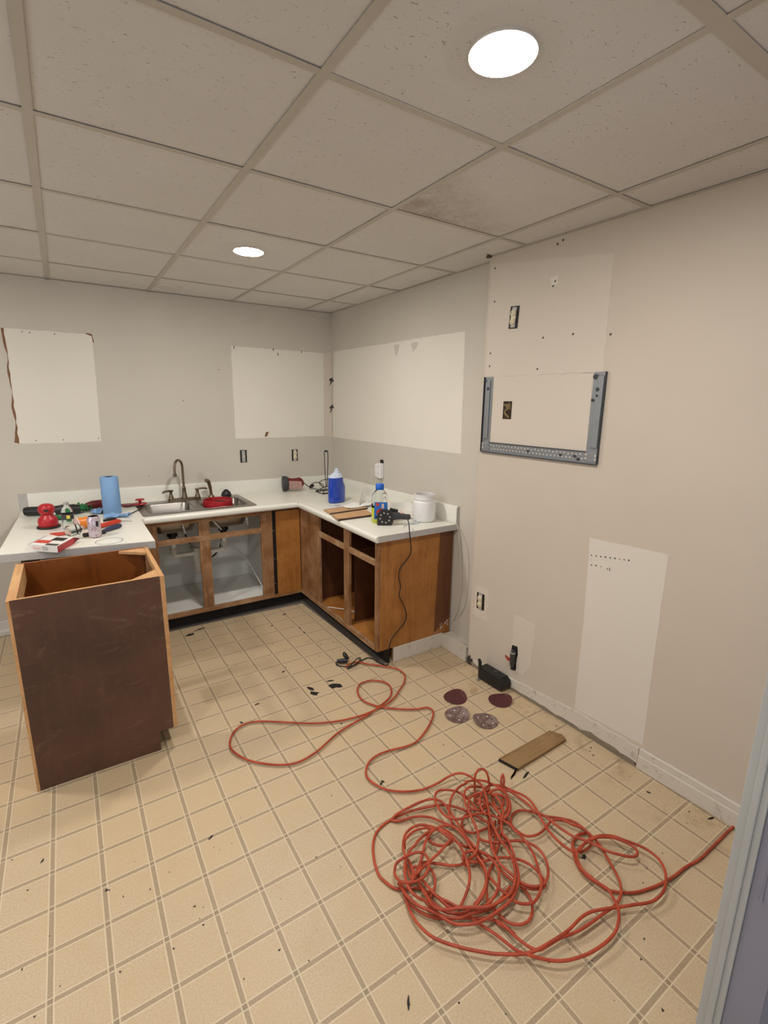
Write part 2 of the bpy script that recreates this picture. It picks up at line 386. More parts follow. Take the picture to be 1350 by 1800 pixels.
# jamb casing at the right edge of the picture
J = -0.875
jb = MB(); jb.box(J, -0.863, -3.876, YF, 0, 2.30)
tr = structure(jb.build('trim_1', 'jamb', bevel=0.002), 'pale grey painted casing at the right edge of the photo')
MB().box(J - 0.005, J + 0.001, -3.861, -3.846, 0, 2.30).build('bead', 'jamb', tr, bevel=0.0025)
jd = structure(MB().box(-0.869, -0.861, -3.946, -3.876, 0, 2.30).build('trim_2', 'jamb_dark', bevel=0.001), 'inner side of the opening, coloured blue-grey for the hall light, behind the pale casing')
pd = MB(); p0 = Vector((-0.869, -3.90, 0.52)); pd.tube([p0 + Vector((-.001, 0, .10)), p0 + Vector((-.001, 0, .04)), p0 + Vector((-.0012, 0, 0))], [0.0012, 0.0014, 0.0032], 8); pd.build('paint_drip', 'jamb_dark', jd, smooth=True)

# ceiling: painted deck above, tees and lay-in tiles as pieces
ceil = structure(MB().box(XL, 0.35, YH, 0, H + 0.10, H + 0.15).build('ceiling', 'tile'), 'suspended ceiling of square fissured tiles in a painted tee grid')
XG = [-0.2741 - 0.6145 * k for k in range(7)]; YG = [-0.4869 - 0.6096 * k for k in range(10)]
def wall_edge(y): return 0.0 if y > -2.06 else chase_x(y)
for k, x in enumerate(XG):
    wd = 0.013 if k in (2, 3) else 0.0115
    t = MB(); t.box(x - wd, x + wd, YH, 0, H, H + 0.0015); t.box(x - 0.004, x + 0.004, YH, 0, H + 0.0015, H + 0.03)
    t.build('grid_tee', 'tee', ceil)
for j, y in enumerate(YG):
    wd = 0.019 if j == 5 else 0.0115
    t = MB(); t.box(XL, 0.0 if y > -2.06 else chase_x(y), y - wd, y + wd, H + 0.0002, H + 0.0017); t.box(XL, -0.08, y - 0.004, y + 0.004, H + 0.0017, H + 0.03)
    t.build('grid_tee', 'tee', ceil)
# wall angle
t = MB(); t.box(XL, 0, -0.018, 0, H, H + 0.0015); t.box(-0.018, 0, -2.06, 0, H, H + 0.0015)
t.prism([(chase_x(-2.06) - .018, -2.06, H), (chase_x(-2.06), -2.06, H), (chase_x(YF), YF, H), (chase_x(YF) - .018, YF, H)], (0, 0, 0.0015))
t.build('wall_angle', 'tee', ceil)
xs = [-0.0] + XG + [XL]; ys = [0.0] + YG + [YH]
for i in range(len(xs) - 1):
    for j in range(len(ys) - 1):
        x1, x0, y1, y0 = xs[i] - 0.004, xs[i + 1] + 0.004, ys[j] - 0.004, ys[j + 1] + 0.004
        rnd = random.Random(i * 37 + j); dz = 0.0035 + rnd.uniform(-0.0008, 0.0015)
        stained = (i == 1 and j == 4)
        t = MB(); cx, cy = (x0 + x1) / 2, (y0 + y1) / 2
        if i == 0 and j >= 3:
            if j > 3: t.prism([(x0, y0, H + dz), (chase_x(y0), y0, H + dz), (chase_x(y1), y1, H + dz), (x0, y1, H + dz)], (0, 0, 0.014))
            else: t.prism([(x0, y0, H + dz), (chase_x(y0), y0, H + dz), (chase_x(-2.045), -2.045, H + dz), (-.004, -2.045, H + dz), (-.004, y1, H + dz), (x0, y1, H + dz)], (0, 0, 0.014))
        else: t.box(x0, x1, y0, y1, H + dz, H + dz + 0.014)
        o = t.build('ceiling_tile', 'tile_stained' if stained else 'tile', None)
        o.data.transform(Matrix.Translation((-cx, -cy, -H))); o.location = (cx, cy, H); o.parent = ceil
        if stained: o['label'] = 'brown water-stained ceiling tile'
# torn gap by the ceiling where the chase starts
MB().prism([(-0.135, -2.10, H - 0.0008), (-0.09, -2.045, H - 0.0008), (-0.072, -2.066, H - 0.0008), (-0.085, -2.09, H - 0.0008)], (0, 0, 0.0016)).build('broken_tile_gap', 'gap_dark', ceil)  # dark sheet stands in for the shade in the gap

# recessed lamps
def lamp(x, y, label, on=True):
    t = thing('recessed_light', label, 'ceiling light', (x, y, H), 'round ceiling lights')
    r = MB(); n = 40
    rr = [(0.076, 0.0), (0.079, -0.006), (0.090, -0.004), (0.092, 0.0)]
    r.lathe([(0.0, 0.0035), (0.0770, 0.0035), (0.0770, -0.0032), (0.0778, -0.0032), (0.0788, -0.0010), (0.0790, 0.0060)], (x, y, H), n, cap=False)  # closed back and lip added to block the diffuser's sideways light
    r.build('trim_light_shield', 'lamp_trim', t, smooth=True)
    d = MB(); d.lathe([(0.0768, -0.0010), (0.0760, -0.0018), (0.068, -0.0044), (0.045, -0.0056), (0.0, -0.0062)], (x, y, H), n, cap=False); d.build('diffuser', 'lamp' if on else 'lamp_off', t, smooth=True)
    return t
lamp(-1.194, -3.219, 'large lit round ceiling light nearest the camera')
lamp(-1.201, -1.401, 'smaller-looking lit round ceiling light in the middle of the room')
lamp(-1.400, -0.245, 'unlit round ceiling light close to the back wall', False)
lamp(-3.05, -3.219, 'lit round ceiling light added unseen left of the frame, nearer the opening')  # unseen lamp added as extra fill
lamp(-3.05, -1.401, 'lit round ceiling light added unseen left of the frame, nearer the back wall')  # second unseen fill lamp, added deeper in the room

# bare paint patches on the walls (paler rectangles, real film edges)
def wall_patch(poly, frame, mat, parent, name='bare_paint_patch', th=0.0008, seed=1, amp=0.002, lab=None):
    pts = [frame(u, v) for u, v in ragged(poly, 0.035, amp, seed)]
    n = frame(0, 0, 1) - frame(0, 0, 0)
    o = MB().prism(pts, n * th).build(name, mat, parent)
    if lab: o['label'] = lab
    return o
def fb(u, v, off=0): return Vector((u, -off, v))           # back wall: u = x
def fr(u, v, off=0): return Vector((-off, u, v))            # right wall: u = y
def fc(u, v, off=0): return cw(u, v, off)                   # chase wall
wall_patch([(-2.405, 1.352), (-1.912, 1.350), (-1.893, 2.092), (-1.93, 2.104), (-2.392, 2.104)], fb, 'patch', wb, seed=3, lab='cream rectangle left of the tap')
wall_patch([(-2.428, 1.36), (-2.402, 1.352), (-2.392, 2.104), (-2.408, 2.103), (-2.396, 1.9), (-2.408, 1.82), (-2.399, 1.7), (-2.415, 1.6), (-2.404, 1.50)], fb, 'raw', wb, 'torn_paper_edge', 0.0012, 8, 0.004)
wall_patch([(-1.93, 2.112), (-1.895, 2.106), (-1.886, 2.05), (-1.894, 2.05), (-1.897, 2.092), (-1.93, 2.104)], fb, 'raw', wb, 'torn_paper_edge', 0.0012, 9, 0.002)
wall_patch([(-0.92, 1.344), (-0.085, 1.345), (-0.08, 2.09), (-0.916, 2.095)], fb, 'patch', wb, seed=4, lab='white rectangle right of the tap')
wall_patch([(-0.078, 1.345), (-0.001, 1.335), (-0.001, 2.095), (-0.078, 2.085)], fb, 'patch2', wb, seed=5, amp=0.006)
wall_patch([(-0.01, 1.335), (-1.816, 1.340), (-1.805, 2.092), (-0.05, 2.105)], fr, 'patch', wr, seed=6, lab='white rectangle above the worktop by the corner')
for (u0, u1, v0, v1, s) in ((-1.02, -1.10, 1.99, 2.075, 1), (-1.24, -1.33, 2.01, 2.07, 2)):
    wall_patch([(u0, v1), (u0 - .03, v0), (u1 + .02, v0 + .03), (u1, v1)], fr, 'wall', wr, 'grey_paint_scrap', 0.0011, s, 0.006)
wall_patch([(-0.665, 1.355), (-0.64, 1.355), (-0.625, 1.395), (-0.65, 1.395)], fb, 'raw', wb, 'brown_tear', 0.0012, 4)
for u, v in ((-0.895, 2.075), (-0.56, 2.08), (-0.52, 2.045), (-0.30, 2.078)): wall_patch([(u, v), (u + .008, v), (u + .006, v + .022), (u, v + .018)], fb, 'gap_dark', wb, 'nail_scar', 0.0012, 5)
for v in (1.83, 1.58): wall_patch([(-0.002, v), (-0.03, v - .03), (-0.012, v + .01), (-0.03, v + .03), (-0.002, v + .05)], fb, 'gap_dark', wb, 'corner_crack', 0.0012, 5, .004)
for v in (1.84, 1.60): wall_patch([(-0.002, v), (-0.05, v + .006), (-0.02, v + .022), (-0.03, v + .04), (-0.002, v + .03)], fr, 'gap_dark', wr, 'corner_crack', 0.0012, 5, .004)
for u, v in ((-2.30, 2.085), (-2.26, 2.083), (-2.12, 2.085), (-2.31, 1.366), (-2.15, 1.366), (-1.93, 1.372), (-1.62, 1.07), (-1.32, 1.65), (-1.03, 1.9)):
    wall_patch([(u, v), (u + .007, v + .001), (u + .006, v + .008), (u, v + .007)], fb, 'gap_dark', wb, 'screw_hole', 0.0012, 6, .001)
# chase wall patches
wall_patch([(-2.075, 1.81), (-2.80, 1.805), (-2.795, 2.10), (-2.79, 2.30), (-2.075, 2.40)], fc, 'patch2', wch, seed=11, amp=0.004, lab='paler area above the steel bracket')
wall_patch([(-2.14, 1.44), (-2.755, 1.44), (-2.75, 1.805), (-2.14, 1.805)], fc, 'patch2', wch, seed=12, lab='pale rectangle framed by the steel bracket')
wall_patch([(-2.822, 1.03), (-3.186, 1.042), (-3.19, 0.6), (-3.197, 0.119), (-2.84, 0.107), (-2.838, 0.6)], fc, 'patch3', wch, seed=13, amp=0.0012, lab='tall white rectangle above the baseboard')
wall_patch([(-2.411, 0.472), (-2.56, 0.468), (-2.545, 0.20), (-2.50, 0.125), (-2.40, 0.13), (-2.405, 0.3)], fc, 'patch2', wch, seed=14, amp=0.006)
wall_patch([(-2.085, 0.35), (-2.20, 0.34), (-2.205, 0.55), (-2.09, 0.55)], fc, 'patch2', wch, seed=15, amp=0.006)
wall_patch([(-2.47, 2.26), (-2.48, 2.225), (-2.515, 2.22), (-2.515, 2.265)], fc, 'patch', wch, 'spackle_spot', 0.0012, 16, .006)
for u, v in ((-2.485, 2.215), (-2.495, 2.235), (-2.10, 2.37), (-2.11, 2.20), (-2.10, 1.86), (-2.49, 2.40), (-2.52, 2.41), (-2.10, 1.93), (-2.43, 1.83), (-2.62, 1.98), (-2.81, 1.96), (-2.45, 1.98)):
    wall_patch([(u, v), (u - .009, v + .001), (u - .008, v + .010), (u, v + .009)], fc, 'gap_dark', wch, 'screw_hole', 0.0014, 6, .001)
rnd = random.Random(5); sp = MB()
for px, py in [(1040 + 8.2 * i, 976 + 1.1 * i) for i in range(9)] + [(1040, 993), (1048, 994), (1057, 996), (1068, 1000), (1072, 999), (1072, 1002)]:
    q = at_chase(px, py); s_ = rnd.uniform(.0025, .0045); sp.prism([cw(q.y + s_, q.z, .001), cw(q.y, q.z - s_, .001), cw(q.y - s_, q.z, .001), cw(q.y, q.z + s_, .001)], (-0.0012, 0, 0))
sp.build('row_of_nail_holes', 'gap_dark', wch)

# baseboards
bb = structure(MB().box(XL, -2.43, -0.016, 0, 0, 0.10).build('baseboard_back', 'white_trim', bevel=0.004))
MB().box(XL, -2.43, -0.055, -0.001, 0, 0.045).build('shoe_moulding', 'white_trim', bb, bevel=0.01)
b1 = structure(MB().box(-0.49, -0.078, -1.806, -1.792, 0.0, 0.10).build('baseboard_cabinet_end', 'dirty_trim', bevel=0.003), 'scuffed white board along the foot of the cabinet side')
b2 = MB(); b2.box(-0.078, -0.001, -2.045, -1.806, 0.0, 0.098); b2 = structure(b2.build('baseboard_right', 'dirty_trim', bevel=0.003), 'boxed white ledge on the floor between cabinet and proud wall')
MB().box(-0.084, -0.078, -2.045, -1.806, 0.0, 0.103).build('face_board', 'dirty_trim', b2, bevel=0.002)
def cwbox(y0, y1, o0, o1, z0, z1, b=None):
    b = b or MB(); b.prism([cw(y0, z0, o0), cw(y1, z0, o0), cw(y1, z0, o1), cw(y0, z0, o1)], (0, 0, z1 - z0)); return b
b3 = structure(cwbox(-3.19, -3.80, 0.0, 0.016, 0.0, 0.105).build('baseboard_right_front', 'dirty_trim', bevel=0.004), 'white moulded baseboard near the opening')
cwbox(-3.19, -3.80, 0.0, 0.020, 0.0, 0.07).build('lower_band', 'dirty_trim', b3, bevel=0.003)
b4 = MB(); ptsb = ragged([(-2.12, 0.014), (-3.185, 0.018), (-3.185, 0.098), (-2.85, 0.10), (-2.5, 0.075), (-2.12, 0.045)], 0.04, 0.005, 21)
b4.prism([cw(u, v, 0.0) for u, v in ptsb], (-0.009, 0, 0)); b4 = structure(b4.build('trim_3', 'dirty_trim'), 'torn remains of caulk and board along the wall foot')
b5 = MB(); ptsb = ragged([(-2.09, 0.001), (-3.18, 0.001), (-3.17, 0.02), (-2.95, 0.036), (-2.86, 0.010), (-2.6, 0.022), (-2.35, 0.014), (-2.09, 0.024)], 0.03, 0.005, 22)
b5.prism([cw(u, max(v, 0.0005), 0.0) for u, v in ptsb], (-0.011, 0, 0)); b5.build('exposed_drywall_foot', 'foot', b4)
g_ = MB(); g_.prism([cw(-2.065, 0.001, -.0), cw(-2.065, 0.04, 0), cw(-2.078, 0.06, 0), cw(-2.09, 0.03, 0), cw(-2.10, 0.045, 0), cw(-2.105, 0.001, 0)], (-0.0125, 0, 0)); g_.build('broken_corner', 'gap_dark', b4)

# bare strips of subfloor next to the toe boards, chips of torn vinyl
s = MB(); s.prism([(-0.535, -0.53, 0.0), (-0.612, -0.612, 0.0), (-0.568, -1.79, 0.0), (-0.50, -1.79, 0.0)], (0, 0, 0.0015))
s.prism([(-1.9, -0.53, 0.0), (-1.9, -0.585, 0.0), (-1.2, -0.590, 0.0), (-0.612, -0.612, 0.0), (-0.535, -0.53, 0.0)], (0, 0, 0.0012)); s.build('bare_subfloor_strip', 'strip', floor)
def chip(px, py, w_, h_, seed, ang=0, name='torn_vinyl_spot', mat='black_chip'):
    q = at(px, py, 2, 0.0); rnd = random.Random(seed); pts = []
    n = 11
    for i in range(n):
        a = 2 * math.pi * i / n; rr = rnd.uniform(0.55, 1.15); x = math.cos(a) * w_ * rr; y = math.sin(a) * h_ * rr
        pts.append((q.x + x * math.cos(ang) - y * math.sin(ang), q.y + x * math.sin(ang) + y * math.cos(ang), 0.0))
    return MB().prism(pts, (0, 0, 0.0018)).build(name, mat, floor)
for i, (px, py, w_, h_, a) in enumerate([(553, 1219, .034, .020, 2.3), (545, 1210, .014, .034, .5), (590, 1206, .026, .040, .9), (581, 1197, .024, .008, 2.8), (500, 1080, .026, .009, .2), (334, 1116, .036, .020, .1), (352, 1106, .05, .009, .2), (478, 1100, .012, .006, 1), (535, 1112, .016, .006, 1.8), (527, 1104, .010, .006, 1.8), (498, 1181, .016, .006, .3),
        (452, 1238, .018, .005, .1), (424, 1270, .006, .010, .5), (673, 1374, .006, .012, .5), (670, 1378, .010, .005, .5), (1140, 1393, .005, .012, .4), (1250, 1439, .018, .006, -.3), (718, 1763, .018, .004, .9), (75, 1513, .010, .004, .9), (187, 1565, .006, .005, 0), (370, 1473, .012, .005, .5), (600, 1272, .008, .004, .4), (1027, 1507, .014, .008, .2), (1120, 1340, .014, .006, .4), (1175, 1375, .014, .006, .6)]):
    chip(px, py, w_, h_, i + 3, a)
# stain smudges
for i, (px, py, w_, h_, a) in enumerate([(833, 1214, .045, .02, .4), (905, 1360, .04, .012, .2)]): chip(px, py, w_, h_, 60 + i, a, 'brown_smudge', 'smudge')
deb = MB(); rnd = random.Random(11)
for i in range(230):
    if i < 70: q = at(rnd.uniform(330, 660), rnd.uniform(1070, 1180), 2, 0.0)
    elif i < 140:
        y = rnd.uniform(-3.5, -2.0); q = Vector((chase_x(y) - 0.02 - abs(rnd.gauss(0, .05)), y, 0))
    else: q = at(rnd.uniform(20, 1200), rnd.uniform(1180, 1790), 2, 0.0)
    if q.x > -0.1 or (-2.45 < q.x < -1.8 and -1.9 < q.y < -1.3): continue
    s_ = rnd.uniform(.0015, .0045); a = rnd.uniform(0, 3.1)
    pts = [(q.x + math.cos(a + k * 2.1) * s_ * rnd.uniform(.6, 1.6), q.y + math.sin(a + k * 2.1) * s_ * rnd.uniform(.6, 1.6), 0.0) for k in range(3)]
    deb.prism(pts, (0, 0, 0.0012))
o = deb.build('floor_debris', 'black_chip'); tag(o, 'scattered black specks of debris on the vinyl floor', 'debris'); o['kind'] = 'stuff'

# ------------------------------------------------------------------ CABINETS
FY = -0.60; FX = -0.61; CT = 0.838   # front planes, carcass top
# sink base
t = thing('sink_base_cabinet', 'open wooden sink base cabinet with white interior under the steel sink', 'cabinet', (-1.30, -0.3, 0))
def P(b, name, mat, par, **k): return b.build(name, mat, par, **k)
def bx(*a): return MB().box(*a)
P(bx(-1.76, -1.67, FY, FY + .019, .10, CT), 'stile', 'oak_worn', t, bevel=.001)
P(bx(-1.395, -1.318, FY, FY + .019, .135, CT - .03), 'stile', 'oak_worn', t, bevel=.001)
P(bx(-.935, -.842, FY, FY + .019, .10, CT), 'stile', 'oak_worn', t, bevel=.001)
P(bx(-1.67, -.935, FY - .0005, FY + .0185, CT - .042, CT), 'rail', 'oak_worn_x', t, bevel=.001)
P(bx(-1.67, -.935, FY - .001, FY + .018, .655, .695), 'rail', 'oak_worn_x', t, bevel=.001)
P(bx(-1.67, -.935, FY - .0005, FY + .0185, .10, .135), 'rail', 'oak_worn_x', t, bevel=.001)
P(bx(-1.74, -.862, FY + .02, -.022, .115, .133), 'bottom_panel', 'white_in', t)
P(bx(-.862, -.847, FY + .02, -.02, .10, CT - .06), 'side_panel', 'white_in', t)
P(bx(-1.76, -1.742, FY + .02, -.02, .10, CT - .06), 'side_panel', 'white_in', t)
P(bx(-1.742, -.862, -.020, -.012, .133, CT - .06), 'back_panel', 'white_in', t)
P(bx(-1.76, -.846, -.535, -.52, 0, .10), 'toe_board', 'toe', t)
# corner filler panel
t = thing('corner_cabinet', 'golden plywood corner panel between the sink cabinet and right run', 'cabinet', (-.68, -.56, 0))
P(bx(-.812, -.612, FY - .004, FY + .012, .118, .815), 'front_panel', 'oak', t, bevel=.001)
P(bx(-.840, -.612, FY + .025, FY + .04, .10, CT), 'gap_shade_backing', 'toe', t)  # near-black sheet stands in for the shade behind the panel gap
P(bx(-.844, -.537, -.535, -.52, 0, .10), 'toe_board', 'toe', t)
P(bx(-.842, -.612, FY - .002, FY + .02, .098, .118), 'rail', 'oak_worn_x', t)
P(bx(-.842, -.612, FY + .004, FY + .02, .815, CT), 'rail', 'brown', t)
for z in (.655, .42, .21): P(MB().lathe([(.004, 0), (.004, .004)], (-.828, FY + .02, z), 8, (0, -1, 0)), 'screw', 'zinc', t)
# right run
t = thing('right_base_cabinet', 'open doorless wooden base cabinet of the right run with sanded face frame', 'cabinet', (-.3, -1.2, 0))
fx0, fx1 = FX, FX + .019
P(bx(fx0 + .002, fx1, -.895, -.605, .12, CT), 'filler_panel', 'oak_worn', t)
P(bx(fx0, fx1, -.960, -.895, .10, CT), 'stile', 'oak_worn', t, bevel=.001)
P(bx(fx0, fx1, -1.425, -1.350, .10, CT), 'stile', 'oak_worn', t, bevel=.001)
P(bx(fx0, fx1, -1.792, -1.755, .10, CT), 'stile', 'oak_worn', t, bevel=.001)
P(bx(fx0 - .0005, fx1 - .001, -1.35, -.96, .668, .706), 'rail', 'oak_worn_y', t, bevel=.001)
P(bx(fx0 - .0005, fx1 - .001, -1.755, -1.425, .668, .706), 'rail', 'oak_worn_y', t, bevel=.001)
P(bx(fx0 - .0008, fx1 - .001, -1.755, -.605, .095, .130), 'rail', 'oak_worn_y', t, bevel=.001)
P(bx(fx0 + .001, fx1, -1.755, -.96, .822, CT), 'rail', 'brown', t)
P(bx(fx1, -.012, -1.755, -.90, .118, .132), 'bottom_panel', 'oak', t)
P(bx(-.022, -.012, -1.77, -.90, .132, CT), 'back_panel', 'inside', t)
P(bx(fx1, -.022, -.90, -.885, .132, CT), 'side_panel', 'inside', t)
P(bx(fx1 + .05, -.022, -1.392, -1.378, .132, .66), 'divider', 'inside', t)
e = MB(); e.prism([(-.488, -1.792, 0), (-.012, -1.792, 0), (-.012, -1.792, CT), (FX + .019, -1.792, CT), (FX + .019, -1.792, .10), (-.488, -1.792, .10)], (0, .016, 0)); P(e, 'end_panel', 'oak', t)
e = MB(); e.prism([(-.15, -1.7935, .115), (-.014, -1.7935, .2), (-.014, -1.7935, CT), (-.125, -1.7935, CT)], (0, .0012, 0)); o = P(e, 'unfaded_band', 'band', t); o['label'] = 'darker strip of the cabinet side next to the wall'
P(bx(-.535, -.52, -1.79, -.535, 0, .10), 'toe_board', 'toe', t)
wp = MB(); rnd = random.Random(2)
for i in range(13):
    u = -.10 + rnd.uniform(-.045, .07); v = .14 + rnd.uniform(-.03, .03) + max(0, u + .07) * rnd.uniform(0, 1.0); s_ = rnd.uniform(.003, .010)
    wp.prism([(u, -1.7945, v), (u + s_, -1.7945, v - s_ * .6), (u + s_ * 1.2, -1.7945, v + s_ * .6), (u + .2 * s_, -1.7945, v + s_)], (0, .001, 0))
P(wp, 'chipped_paint_flakes', 'white_trim', t)['kind'] = 'stuff'
P(MB().tube(smoothline([(-.60, -1.07, .137), (-.56, -1.13, .141), (-.5, -1.2, .14), (-.46, -1.3, .14)], 5), .003, 6), 'white_wire_scrap', 'white_pl', t)

# peninsula: dark back panel still carrying the worktop
t = MB().box(-2.40, -2.382, -1.08, -.02, 0, CT - .001).build('support_panel', 'brown')
tag(t, 'dark brown upright panel under the left end of the worktop', 'cabinet panel')

# pulled out cabinet
BX0, BX1, BY0, BY1, BZ = -2.398, -1.822, -1.886, -1.352, .878
t = thing('detached_base_cabinet', 'topless dark brown cabinet pulled out in front of the worktop', 'cabinet', ((BX0 + BX1) / 2, (BY0 + BY1) / 2, 0))
e = MB(); e.prism([(BX0 + .012, BY0, .004), (-1.905, BY0, .0), (-1.905, BY0, .10), (BX1 - .019, BY0, .10), (BX1 - .019, BY0, BZ), (BX0 + .012, BY0, BZ)], (0, .013, 0)); P(e, 'side_panel', 'side', t)
e = MB(); e.prism([(BX0 + .012, BY1 - .013, .0), (-1.905, BY1 - .013, .0), (-1.905, BY1 - .013, .10), (BX1 - .019, BY1 - .013, .10), (BX1 - .019, BY1 - .013, BZ), (BX0 + .012, BY1 - .013, BZ)], (0, .013, 0)); P(e, 'side_panel', 'amber', t)
P(bx(BX0, BX0 + .012, BY0 + .001, BY1, 0, BZ - .002), 'back_panel', 'raw_edge', t)
P(bx(BX0 + .012, BX1 - .019, BY0 - .0004, BY0 + .0125, BZ, BZ + .0012), 'raw_ply_edge', 'raw_edge', t)
P(bx(BX0 + .012, BX0 + .034, BY0 + .014, BY1 - .014, BZ - .09, BZ - .001), 'cleat', 'raw_edge', t)
P(bx(BX0 + .012, BX0 + .016, BY0 + .014, BY1 - .014, .12, BZ - .09), 'inner_lining', 'amber', t)
P(bx(BX1 - .019, BX1, BY0 - .001, BY0 + .042, .10, BZ), 'stile', 'raw_edge', t, bevel=.001)
P(bx(BX1 - .019, BX1, BY1 - .042, BY1, .10, BZ), 'stile', 'oak_worn', t, bevel=.001)
P(bx(BX1 - .019, BX1, BY0 + .042, BY1 - .042, BZ - .035, BZ), 'rail', 'raw_edge', t, bevel=.001)
P(bx(BX1 - .019, BX1, BY0 + .042, BY1 - .042, BZ - .20, BZ - .165), 'rail', 'oak_worn_y', t, bevel=.001)
P(bx(BX1 - .019, BX1, BY0 + .042, BY1 - .042, .10, .135), 'rail', 'oak_worn_y', t, bevel=.001)
P(bx(BX0 + .016, BX1 - .019, BY0 + .013, BY1 - .013, .115, .13), 'bottom_panel', 'amber', t)
P(bx(-1.918, -1.905, BY0 + .013, BY1 - .013, 0, .10), 'toe_board', 'toe', t)
P(MB().prism([(BX1 - .02, BY0 + .015, BZ - .016), (BX1 - .14, BY0 + .015, BZ - .016), (BX1 - .02, BY0 + .115, BZ - .016)], (0, 0, .014)), 'corner_brace', 'raw_edge', t)
P(MB().prism([(BX1 - .02, BY1 - .015, BZ - .016), (BX1 - .14, BY1 - .015, BZ - .016), (BX1 - .02, BY1 - .115, BZ - .016)], (0, 0, .014)), 'corner_brace', 'raw_edge', t)
P(bx(BX1 - .035, BX1 - .019, BY0 + .3, BY1 - .1, BZ - .5, BZ - .19), 'drawer_rail_bracket', 'oak_worn', t)

# ------------------------------------------------------------------ WORKTOP
t = thing('laminate_worktop', 'white laminate worktop wrapping the corner, with low backsplash', 'worktop', (-1.2, -.3, CT))
SX0, SX1, SY0, SY1 = -1.72, -.975, -.575, -.115
w_ = MB(); z0, z1 = CT + .0005, ZT
def wtop(poly): w_.prism([(x, y, z0) for x, y in poly], (0, 0, z1 - z0))
YE, XE = -.640, -.632
wtop([(-2.447, -.002), (-2.488, -1.135), (-1.768, -1.255), (-1.768, -.66), (SX0, -.64), (SX0, -.002)])
wtop([(SX0, SY1), (SX1, SY1), (SX1, -.002), (SX0, -.002)])
wtop([(SX0, YE), (SX1, YE), (SX1, SY0), (SX0, SY0)])
wtop([(SX1, YE), (XE, YE), (XE, -1.828), (-.004, -1.828), (-.004, -.002), (SX1, -.002)])
w_ = P(w_, 'top_slab', 'lam', t)
# rounded front edges
def roll(a, b, out):
    a, b, out = Vector(a), Vector(b), Vector(out); pr = []
    prof = [(0, 0), (.008, -.001), (.014, -.006), (.017, -.014), (.016, -.034), (.012, -.0395), (0, -.0395)]
    e = MB(); ra = [a + out * u + Vector((0, 0, v)) for u, v in prof]; rb = [b + out * u + Vector((0, 0, v)) for u, v in prof]
    e.loft([ra, rb]); return e
P(roll((SX0 - .03, YE, ZT), (XE - .017, YE, ZT), (0, -1, 0)), 'rolled_edge', 'lam', t, smooth=True)
P(roll((XE, YE - .017, ZT), (XE, -1.828, ZT), (-1, 0, 0)), 'rolled_edge', 'lam', t, smooth=True)
P(bx(-.632, -.004, -1.8295, -1.828, CT + .001, ZT - .001), 'end_cap', 'lam_edge', t)
e = MB(); e.prism([(-2.488, -1.135, CT - .003), (-1.768, -1.255, CT - .003), (-1.768, -1.2565, CT - .003), (-2.488, -1.1365, CT - .003)], (0, 0, .0395)); P(e, 'cut_edge', 'lam_edge', t)
# backsplash, rises a little towards both ends
def splash(fn, L, name='backsplash', k=.0135):
    e = MB(); rings = []
    for s_ in (0, L):
        zt = .972 + k * s_
        rings.append([fn(s_, 0, ZT), fn(s_, .020, ZT), fn(s_, .020, zt - .008), fn(s_, .017, zt - .002), fn(s_, .012, zt), fn(s_, 0, zt)])
    e.loft(rings); return e
P(splash(lambda s_, o, z: Vector((-s_ - .02, -o - .001, z)), 2.383), 'backsplash', 'lam', t, smooth=True)
P(splash(lambda s_, o, z: Vector((-o - .001, -s_, z)), 1.826, k=.0125), 'backsplash', 'lam', t, smooth=True)
P(bx(-2.43, -.02, -.0025, -.001, .97, .974), 'caulk_line', 'caulk', t)
e = MB(); e.prism([(-.001, -1.829, ZT - .037), (-.023, -1.829, ZT - .037), (-.023, -1.829, .985), (-.014, -1.829, .995), (-.001, -1.829, .995)], (0, .003, 0)); P(e, 'splash_end_cap', 'lam_edge', t)
e = MB(); e.prism([(-2.456, -.001, ZT), (-2.402, -.0225, ZT), (-2.402, -.001, ZT)], (0, 0, .126)); P(e, 'splash_end_cap', 'lam_edge', t)

# ------------------------------------------------------------------ SINK
t = thing('double_sink', 'stainless steel double bowl sink set in the white worktop', 'sink', (-1.35, -.35, ZT))
def bowlrings(x0, x1, y0, y1):
    return [rrect(x0, x1, y0, y1, .055, ZT + .004), rrect(x0 + .006, x1 - .006, y0 + .006, y1 - .006, .055, ZT - .004), rrect(x0 + .014, x1 - .014, y0 + .014, y1 - .014, .06, ZT - .10),
            rrect(x0 + .03, x1 - .03, y0 + .03, y1 - .03, .06, ZT - .155), rrect(x0 + .07, x1 - .07, y0 + .07, y1 - .07, .05, ZT - .168)]
BL = (-1.705, -1.375, -.548, -.195); BR = (-1.330, -.995, -.548, -.195)
e = MB(); bm = e.bm; loops = []
out = rrect(-1.745, -.953, -.600, -.085, .025, ZT + .003)
for lp in (out, bowlrings(*BL)[0], bowlrings(*BR)[0]):
    vs = [bm.verts.new(v) for v in lp]; loops += [bm.edges.new((vs[i], vs[(i + 1) % len(vs)])) for i in range(len(vs))]
bmesh.ops.triangle_fill(bm, use_beauty=True, edges=loops)
P(e, 'sink_deck', 'steel', t)
e = MB(); e.loft([out, [v + Vector((0, 0, -.0028)) for v in rrect(-1.748, -.950, -.603, -.082, .027, ZT + .003)]], False); P(e, 'rim', 'steel', t, smooth=True)
